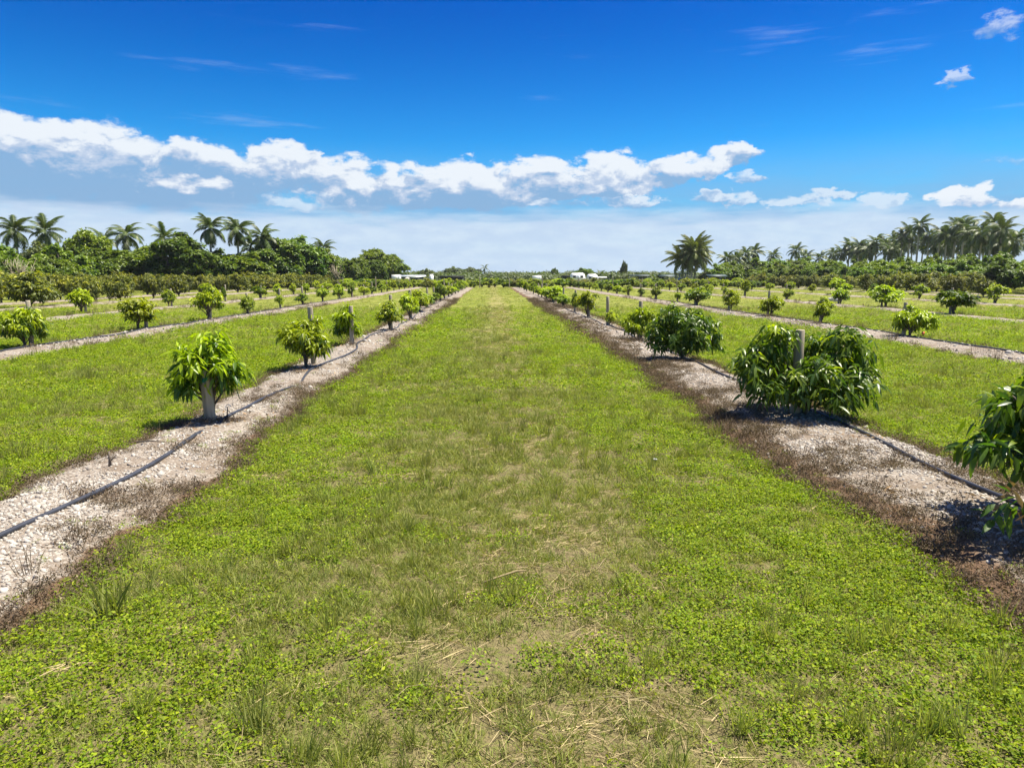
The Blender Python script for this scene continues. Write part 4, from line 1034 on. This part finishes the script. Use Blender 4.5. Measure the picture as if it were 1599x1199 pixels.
# ------------------------------------------------------------------ background: broad trees
BPROTO = []
for i in range(7):
    sd = 900 + i
    if i < 4: lob = auto_lobes(sd, 6.0, 6.0, .3, 16); mat = ['broad', 'broad_b', 'broad', 'broad_b'][i]
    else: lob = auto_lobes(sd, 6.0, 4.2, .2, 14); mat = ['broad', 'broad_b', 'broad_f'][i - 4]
    cm = crown_mesh('crown', sd, lob, M[mat], 95, 9, .34, .21, .5, down=.15, droop=.2, inner=.4, ytop=.8)
    BPROTO.append((cm, stems_mesh('trunk', sd, lob, .17, M['bark'], .9, 6)))
bt = random.Random(17)
def broad(x, y, wd, top, pi, label, group=None, name='broadleaf_tree', cat_='tree'):
    cm, tm = BPROTO[pi]; h0 = 6.2 if pi < 4 else 4.4
    t = thing(name, (x, y, 0), label, cat_, group, bt.uniform(0, 6.28), (wd / 6.0, wd / 6.0, top / h0))
    part('trunk', tm, t); part('crown', cm, t)
LT = [(-8, 372, 90, 84, 0, 'dark green tree cut by the left edge under the conical pine'), (28, 392, 60, 80, 4, 'mid green tree just right of the left edge behind the grey shrub'), (78, 381, 66, 92, 6, 'yellowish olive tree below the two leftmost palms'), (112, 389, 80, 90, 5, 'mid green spreading tree between the leaning palm and pale tall tree'), (150, 359, 66, 104, 1, 'tall pale green tree rising between the palms'), (160, 394, 70, 94, 0, 'dense dark tree in front of the tall pale green tree'),
      (200, 390, 80, 98, 3, 'mid green tree below the palm beside the pale tall tree'), (236, 383, 70, 100, 1, 'bright green tree touching the left of the big round tree'), (288, 369, 100, 100, 0, 'big round dark glossy tree left of the tallest palm'), (342, 392, 74, 106, 2, 'low dark tree below the tallest palm'), (388, 396, 90, 110, 4, 'wide low green tree below the skirted palm'), (432, 371, 90, 116, 0, 'tall dark tree with stepped top right of the palms'),
      (470, 373, 84, 122, 2, 'tall dark tree left of the brownish palm'), (500, 386, 60, 128, 3, 'yellow-green tree below the brownish palm'), (530, 404, 54, 140, 5, 'low olive tree at the end of the long tree line'), (562, 402, 50, 160, 4, 'small green tree left of the separate domed tree'), (592, 388, 66, 170, 1, 'separate domed bright green tree by the white trailers'), (614, 400, 46, 174, 0, 'dark green tree joined to the right of the domed tree')]
for (px, py, wp, Y, pi, lab) in LT:
    broad(px_x(px, Y), Y, wp / 1113 * Y * 1.12, px_z(py, Y), pi, lab, 'trees of the left tree line')
# shrubs at the foot of the tree line, each its own plant
for i in range(26):
    px = -10 + i * 24 + bt.uniform(-6, 6); Y = 76 + i * 2.6
    if px > 600: break
    broad(px_x(px, Y), Y, bt.uniform(4.0, 5.5), px_z(bt.uniform(398, 412), Y), bt.choice([0, 2, 4, 5, 3]), 'leafy shrub, %s from the left at the foot of the left tree line' % ORD[i], 'shrubs at the foot of the left tree line', 'shrub', 'shrub')
# grey leafless shrub, bare branched tree
def bare(x, y, h, wd, label, seed, n=16):
    t = thing('bare_tree', (x, y, 0), label, 'tree')
    rng = np.random.default_rng(seed); mb = MB()
    mb.tube([(0, 0, 0), (.05, 0, h * .25)], [.14, .1], 6); part('trunk', mb.mesh('trunk', M['postwood'], True), t)
    mb = MB()
    for i in range(n):
        e = np.array([rng.normal() * wd * .2, rng.normal() * wd * .2, h * rng.uniform(.7, 1.0)]); s = np.array([.03, 0, h * rng.uniform(.1, .25)]); m_ = (s + e) / 2 + rng.normal(size=3) * wd * .07
        mb.tube([s, m_, e], [.06, .04, .015], 4)
        for q in range(4):
            e2 = m_ + rng.normal(size=3) * wd * .16 + np.array([0, 0, h * .12]); mb.tube([m_, (m_ + e2) / 2 + rng.normal(size=3) * .1, e2], [.03, .02, .01], 3)
    part('branches', mb.mesh('branches', M['postwood']), t)
bare(px_x(37, 78), 78, px_z(404, 78), 3.4, 'grey leafless shrub standing before the left tree line', 4, 30)
bare(px_x(528, 126), 126, px_z(408, 126), 4.0, 'bare pale branched tree at the end of the left tree line', 5, 12)
# conical pine far left
cx_, cY = px_x(6, 102), 102; ch = px_z(341, cY)
ct = thing('conical_pine', (cx_, cY, 0), 'tall conical tiered pine at the far left above the trees', 'pine tree')
mb = MB(); mb.tube([(0, 0, 0), (0, 0, ch)], [.2, .03], 6); part('trunk', mb.mesh('trunk', M['bark']), ct)
rng = np.random.default_rng(40); Ps, Ds = [], []
for i in range(11):
    zt = ch * (.40 + .055 * i); rad = 1.7 * (1 - i / 12.5)
    for q in range(8):
        a = q * .785 + i * .4
        for s_ in np.linspace(.15, 1, 9):
            for _ in range(3):
                Ps.append((rad * s_ * math.cos(a) + rng.normal() * .08, rad * s_ * math.sin(a) + rng.normal() * .08, zt + .12 * s_ + rng.normal() * .05)); Ds.append((math.cos(a) + rng.normal() * .6, math.sin(a) + rng.normal() * .6, .4 + rng.normal() * .3))
V, Fs, fa = leaves(rng, np.array(Ps), np.array(Ds), .32, .09, rng.beta(1.2, 4, len(Ps)), False, .0)
part('crown', mesh_np('crown', V, Fs, M['frond'], {'age': ('FACE', fa)}), ct)

# packed dark green block under the palm grove on the right
ri = 0
for j, X in enumerate((58.0, 63.5, 69.5, 76.0)):
    Y = X / .79; c_i = 0
    while X / Y > .355:
        top = {0: 3.7, 1: 4.3, 2: 4.7, 3: 5.2}[j] * bt.uniform(.9, 1.06)
        if j == 0 and c_i < 14: lab, grp = 'dense green orchard tree, %s from the right along the front of the packed block' % ORD[c_i], 'front trees of the packed block'
        else: lab, grp = 'dense green tree, %s from the right in the %s row of the packed block' % (ORD[c_i], ORD[j]), 'inner trees of the packed block'
        broad(X + bt.uniform(-.5, .5), Y, bt.uniform(5.0, 6.2), top, bt.choice([4, 5, 4, 0, 3]), lab, grp, 'orchard_tree', 'tree')
        Y += 6.0 + j * .8; c_i += 1
# low green hedge of trees between the coconut clump and the packed block
for i, (px, py, Y, wp, pi) in enumerate([(1122, 414, 150, 40, 5), (1143, 409, 155, 40, 4), (1165, 408, 160, 44, 6), (1190, 406, 160, 46, 5), (1214, 405, 165, 46, 4), (1240, 406, 170, 50, 4), (1265, 405, 175, 46, 5), (1290, 407, 180, 50, 4), (1108, 422, 150, 30, 6)]):
    broad(px_x(px, Y), Y, wp / 1113 * Y * 1.2, px_z(py, Y), pi, 'leafy tree below the mid-distance palms, %s right of the coconut clump' % ORD[[1, 2, 3, 4, 5, 6, 7, 8, 0][i]], 'trees below the mid-distance palms')
# far trees above the flat horizon in the middle
for (px, py, wp, Y, pi, lab) in [(652, 424, 34, 260, 6, 'hazy low far tree above the white trailers'), (664, 420, 26, 250, 6, 'hazy far tree just left of the white booth'), (712, 417, 34, 280, 6, 'hazy far broad tree left of the black shade house'), (733, 418, 36, 285, 6, 'hazy far broad tree above the black shade house'), (743, 424, 20, 260, 4, 'small far dark tree right of the broad hazy trees'),
                               (866, 419, 12, 240, 4, 'small round far tree above the white box trailer'), (845, 425, 22, 250, 4, 'low far bush right of the lane end'), (913, 419, 36, 200, 4, 'dark bushy far tree above the white caravans'), (973, 421, 18, 240, 6, 'foot bush of the slender pale far tree'), (975, 408, 11, 238, 6, 'slender upright pale far tree on the horizon'), (1000, 425, 26, 230, 6, 'low hazy far bush right of the slender tree')]:
    broad(px_x(px, Y), Y, wp / 1113 * Y * 1.15, px_z(py, Y), pi, lab, 'far trees on the horizon')
royal_palm(px_x(757, 270), 270, px_z(418, 270), 'tiny lone far palm on the horizon above the lane', 'far palms on the horizon', 8, .7)
for (px, py, Y, lab) in [(1028, 428, 150, 'spreading banana-like palm left of the coconut clump'), (937, 426, 195, 'small spiky palm behind the white caravans'), (903, 427, 196, 'small spiky palm over the caravan roof')]:
    t = thing('banana_palm', (px_x(px, Y), Y, 0), lab, 'palm tree')
    hh = max(1.2, px_z(py, Y) - .6)
    mb = MB(); mb.tube([(0, 0, 0), (0, 0, hh)], [.22, .15], 6); part('trunk', mb.mesh('trunk', M['shaft']), t)
    for i in range(22): part('frond', BANANA[i % 2], t, (pal.uniform(-.9, .9), pal.uniform(-.9, .9), hh * pal.uniform(.4, 1)), (0, -R(pal.uniform(10, 78)), pal.uniform(0, 6.28)), pal.uniform(.7, 1.1))

# cross hedge of shrubs that closes the lane, and the fence posts in it
hg = random.Random(77)
for j, (Yh, hmin, hmax) in enumerate(((117.5, 1.35, 1.75), (124.0, 1.4, 1.8))):
    x = -52.0
    while x < 50:
        tn = hg.choice('gddo'); cm, tm = proto(tn, hg.randrange(4))
        wd = hg.uniform(2.4, 3.2); hh = hg.uniform(hmin, hmax); nat = 2.05 if tn == 'o' else 1.08; nw = 2.6 if tn == 'o' else 1.0
        t = thing('hedge_shrub', (x, Yh + hg.uniform(-.8, .8), -.22), 'green shrub in the hedge that crosses the far end of the lane', 'shrub', 'shrubs of the cross hedge', hg.uniform(0, 6.28), (wd / nw, wd / nw, hh / nat))
        part('trunk', tm, t); part('crown', cm, t)
        x += hg.uniform(1.9, 2.7)
for i in range(16):
    x = -40 + i * 5.4
    o = bpy.data.objects.new('fence_post', POSTM[i % 4]); o.location = (x + hg.uniform(-.4, .4), 115.3, 0); o.scale = (1.3, 1.3, hg.uniform(1.1, 1.45)); link(o)
    tag(o, 'thin pale post, %s from the left along the hedge crossing the lane end' % ORD[i], 'post', 'posts along the cross hedge')
# far wood that reads as one low mass along the flat horizon
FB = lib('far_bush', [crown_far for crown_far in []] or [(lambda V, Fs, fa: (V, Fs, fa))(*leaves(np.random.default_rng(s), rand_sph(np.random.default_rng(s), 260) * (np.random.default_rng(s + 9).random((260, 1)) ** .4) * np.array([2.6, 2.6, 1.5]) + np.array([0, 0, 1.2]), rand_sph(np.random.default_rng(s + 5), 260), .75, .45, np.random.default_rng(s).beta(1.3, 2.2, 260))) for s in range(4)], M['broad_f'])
n = 1500
y = 150 + srng.random(n) ** 1.3 * 450; x = (srng.random(n) * 2 - 1) * (y * .85); ok = ~((x / y > -.15) & (x / y < .30) & (y < 185)) & ~((np.abs(x / y - .5) < .3) & (y < 240)) & ~((x / y < -.15) & (y < 200)); x, y = x[ok], y[ok]
scatter('far_wood', FB, x, y, np.zeros(len(x)), 1.0 + y / 600 * srng.uniform(.3, 1.2, len(x)), zs=.55 + y / 380 * srng.uniform(.45, 1.0, len(x)), tilt=.05)

# ------------------------------------------------------------------ far vehicles and sheds
def wheels(t, xs, y, r, wd=.2):
    for x in xs:
        mb = MB(); mb.tube([(x, y - wd / 2, r), (x, y + wd / 2, r)], r, 14); part('wheel', mb.mesh('wheel', M['rubber']), t)
def box_trailer(x, y, L, W, h0, h1, label, name='box_trailer', cat_='trailer'):
    t = thing(name, (x, y, 0), label, cat_)
    mb = MB(); mb.box(-L / 2, L / 2, -W / 2, W / 2, h0, h1); mb.box(-L / 2 - .03, L / 2 + .03, -W / 2 - .03, W / 2 + .03, h1, h1 + .05); part('body', mb.mesh('body', M['white']), t)
    mb = MB(); mb.box(-L / 2 + .1, L / 2 - .1, -W / 2 + .1, W / 2 - .1, h0 - .14, h0); part('chassis', mb.mesh('chassis', M['rubber']), t)
    wheels(t, (-.35, .35), -W / 2 - .02, .32); wheels(t, (-.35, .35), W / 2 + .02, .32)
    mb = MB(); mb.box(L * .28, L * .42, -W / 2 - .012, -W / 2, h0 + .1, h1 - .2); part('door', mb.mesh('door', M['roofgrey']), t)
    mb = MB(); mb.tube([(-L / 2, 0, h0 - .05), (-L / 2 - .9, 0, h0 - .1)], .05, 6); part('tow_bar', mb.mesh('tow_bar', M['metal']), t)
    return t
Y = 150
box_trailer(px_x(619.5, Y), Y, 1.75, 1.9, .75, 2.1, 'white box trailer by the domed tree, beside the long white shed')
box_trailer(px_x(838.5, Y), Y, 1.8, 1.6, .75, 1.95, 'small white box trailer standing alone right of the lane end')
def shed(x, y, L, W, h, label, roof, wall, rise=.5, posts=True, name='shed'):
    t = thing(name, (x, y, 0), label, 'shed')
    if posts:
        for px_ in np.linspace(-L / 2 + .1, L / 2 - .1, 4):
            for py_ in (-W / 2 + .1, W / 2 - .1):
                mb = MB(); mb.box(px_ - .06, px_ + .06, py_ - .06, py_ + .06, 0, h); part('post', mb.mesh('post', M['metal']), t)
    mb = MB(); v = [(-L / 2 - .3, -W / 2 - .3, h), (L / 2 + .3, -W / 2 - .3, h), (L / 2 + .3, 0, h + rise), (-L / 2 - .3, 0, h + rise), (-L / 2 - .3, W / 2 + .3, h), (L / 2 + .3, W / 2 + .3, h)]
    v += [(a, b, c_ - .08) for a, b, c_ in v]
    mb.add(v, [(0, 1, 2, 3), (3, 2, 5, 4), (7, 6, 9, 8), (8, 9, 10, 11), (0, 6, 7, 1), (4, 5, 11, 10), (1, 7, 8, 2), (2, 8, 11, 5), (0, 3, 9, 6), (3, 4, 10, 9)])
    part('roof', mb.mesh('roof', M[roof]), t)
    if wall:
        mb = MB(); mb.box(-L / 2, L / 2, W / 2 - .3, W / 2 - .2, 0, h - .09); part('back_wall', mb.mesh('back_wall', M[wall]), t)
        mb = MB(); mb.box(L * .22, L / 2 - .2, -W / 2 + .25, W / 2 - .35, 0, h - .5); part('store_room', mb.mesh('store_room', M['cream']), t)
    return t
shed(px_x(645, 158), 158, 5.2, 3.4, 1.75, 'long low open shed with pale metal roof between trailer and booth', 'roofgrey', 'darkgreen', .3)
t = thing('water_tank', (px_x(636.5, 152), 152, 0), 'round cream water tank before the long low shed', 'tank')
mb = MB(); mb.tube([(0, 0, 0), (0, 0, 1.25), (0, 0, 1.45), (0, 0, 1.55)], [.55, .55, .45, .2], 18); part('body', mb.mesh('body', M['cream'], True), t)
mb = MB(); mb.tube([(0, 0, 1.54), (0, 0, 1.62)], .17, 12); part('lid', mb.mesh('lid', M['white']), t)
t = thing('white_booth', (px_x(674, 150), 150, 0), 'tall narrow white booth right of the long low shed', 'booth')
mb = MB(); mb.box(-.4, .4, -.45, .45, .1, 2.15); part('body', mb.mesh('body', M['white']), t)
mb = MB(); mb.box(-.46, .46, -.5, .5, 2.15, 2.25); part('roof', mb.mesh('roof', M['white']), t)
mb = MB(); mb.box(-.28, .28, -.47, -.45, .2, 1.9); part('door', mb.mesh('door', M['roofgrey']), t)
def shade_house(x, y, L, W, h, label):
    t = thing('shade_house', (x, y, 0), label, 'shade house')
    for a in np.linspace(-L / 2, L / 2, 5):
        for b in (-W / 2, W / 2):
            mb = MB(); mb.tube([(a, b, 0), (a, b, h)], .05, 6); part('pole', mb.mesh('pole', M['metal']), t)
    mb = MB(); mb.box(-L / 2 - .2, L / 2 + .2, -W / 2 - .2, W / 2 + .2, h, h + .06); mb.box(-L / 2 - .2, L / 2 + .2, -W / 2 - .24, -W / 2 - .2, h - .5, h + .03); mb.box(-L / 2 - .2, L / 2 + .2, W / 2 + .2, W / 2 + .24, .6, h + .03)
    part('shade_cloth', mb.mesh('shade_cloth', M['shade']), t)
shade_house(px_x(706, 150), 150, 4.6, 4, 1.85, 'low black shade-cloth house between the booth and the lane end')
shade_house(px_x(888, 170), 170, 2.6, 3, 1.9, 'small black shade-cloth structure left of the white caravans')
def caravan(x, y, L, h, label):
    t = thing('caravan', (x, y, 0), label, 'caravan', 'white caravans'); W = 2.2
    prof = [(-L / 2, .5), (L / 2 - .1, .5), (L / 2, 1.1), (L / 2 - .35, h - .25), (L / 2 - .8, h), (-L / 2 + .5, h), (-L / 2, h - .4)]
    v = [(a, -W / 2, b) for a, b in prof] + [(a, W / 2, b) for a, b in prof]; n = len(prof)
    mb = MB(); mb.add(v, [(i, (i + 1) % n, n + (i + 1) % n, n + i) for i in range(n)], [(0, i + 1, i) for i in range(1, n - 1)] + [(n, n + i, n + i + 1) for i in range(1, n - 1)])
    part('body', mb.mesh('body', M['white']), t)
    for a in (-L * .28, L * .22):
        mb = MB(); mb.box(a - .32, a + .32, -W / 2 - .015, -W / 2, h - 1.15, h - .6); part('window', mb.mesh('window', M['glass']), t)
    mb = MB(); mb.box(-.2, .35, -W / 2 - .015, -W / 2, .6, h - .45); part('door', mb.mesh('door', M['roofgrey']), t)
    wheels(t, (-.4, .4), -W / 2 + .1, .34)
caravan(px_x(903, 165), 165, 3.4, 2.55, 'white caravan with dark window, nearest the small black shade structure')
caravan(px_x(926, 172), 172, 2.6, 2.3, 'smaller white caravan right of the one with the dark window')
shed(px_x(937, 160), 160, 2.4, 2.0, 1.55, 'small white-roofed open shelter in front of the caravans', 'white', None, .15)
shed(px_x(1005, 170), 170, 6.5, 3.5, 1.9, 'low dark-roofed shelter left of the banana-like palm', 'darkgreen', None, .25)
shed(px_x(1043, 150), 150, 3.2, 3, 1.75, 'low dark green roofed shelter beside the banana-like palm', 'darkgreen', None, .4)
shed(px_x(1068, 142), 142, 2.0, 3, 2.3, 'tall dark-roofed carport under the coconut palms', 'darkgreen', None, .2)
shed(px_x(1120, 145), 145, 3.4, 3, 1.8, 'low dark green roofed shelter right of the coconut clump', 'darkgreen', None, .4)
t = thing('parked_car', (px_x(1072, 139), 139, 0), 'pale blue car parked under the carport by the coconut palms', 'car')
prof = [(-2.0, .35), (2.0, .35), (2.0, .85), (1.1, .95), (.6, 1.42), (-1.0, 1.45), (-1.7, .98), (-2.0, .9)]
v = [(a, -.85, b) for a, b in prof] + [(a, .85, b) for a, b in prof]; n = len(prof)
mb = MB(); mb.add(v, [(i, (i + 1) % n, n + (i + 1) % n, n + i) for i in range(n)], [(0, i + 1, i) for i in range(1, n - 1)] + [(n, n + i, n + i + 1) for i in range(1, n - 1)]); part('body', mb.mesh('body', M['bluecar']), t)
mb = MB(); mb.add([(.95, -.86, .98), (.55, -.86, 1.36), (-.95, -.86, 1.38), (-1.5, -.86, 1.0)], [(0, 1, 2, 3)]); mb.add([(.95, -.856, .98), (.55, -.856, 1.36), (-.95, -.856, 1.38), (-1.5, -.856, 1.0)], [(3, 2, 1, 0)]); part('window', mb.mesh('window', M['glass']), t)
wheels(t, (-1.25, 1.25), -.8, .32); wheels(t, (-1.25, 1.25), .8, .32)

# ------------------------------------------------------------------ thin summer haze
mh, hb, hp, ho = new_mat('haze')
mh.node_tree.nodes.remove(hp)
pv = hb.new('ShaderNodeVolumePrincipled')
pv.inputs['Color'].default_value = (0.86, 0.92, 1.0, 1.0)
pv.inputs['Density'].default_value = 0.00012
pv.inputs['Anisotropy'].default_value = 0.2
hb.L.new(pv.outputs[0], ho.inputs['Volume'])
mb = MB(); mb.box(-900, 900, -60, 900, -1.2, 22.0)
tag(link(bpy.data.objects.new('haze', mb.mesh('haze', mh))), kind='stuff')
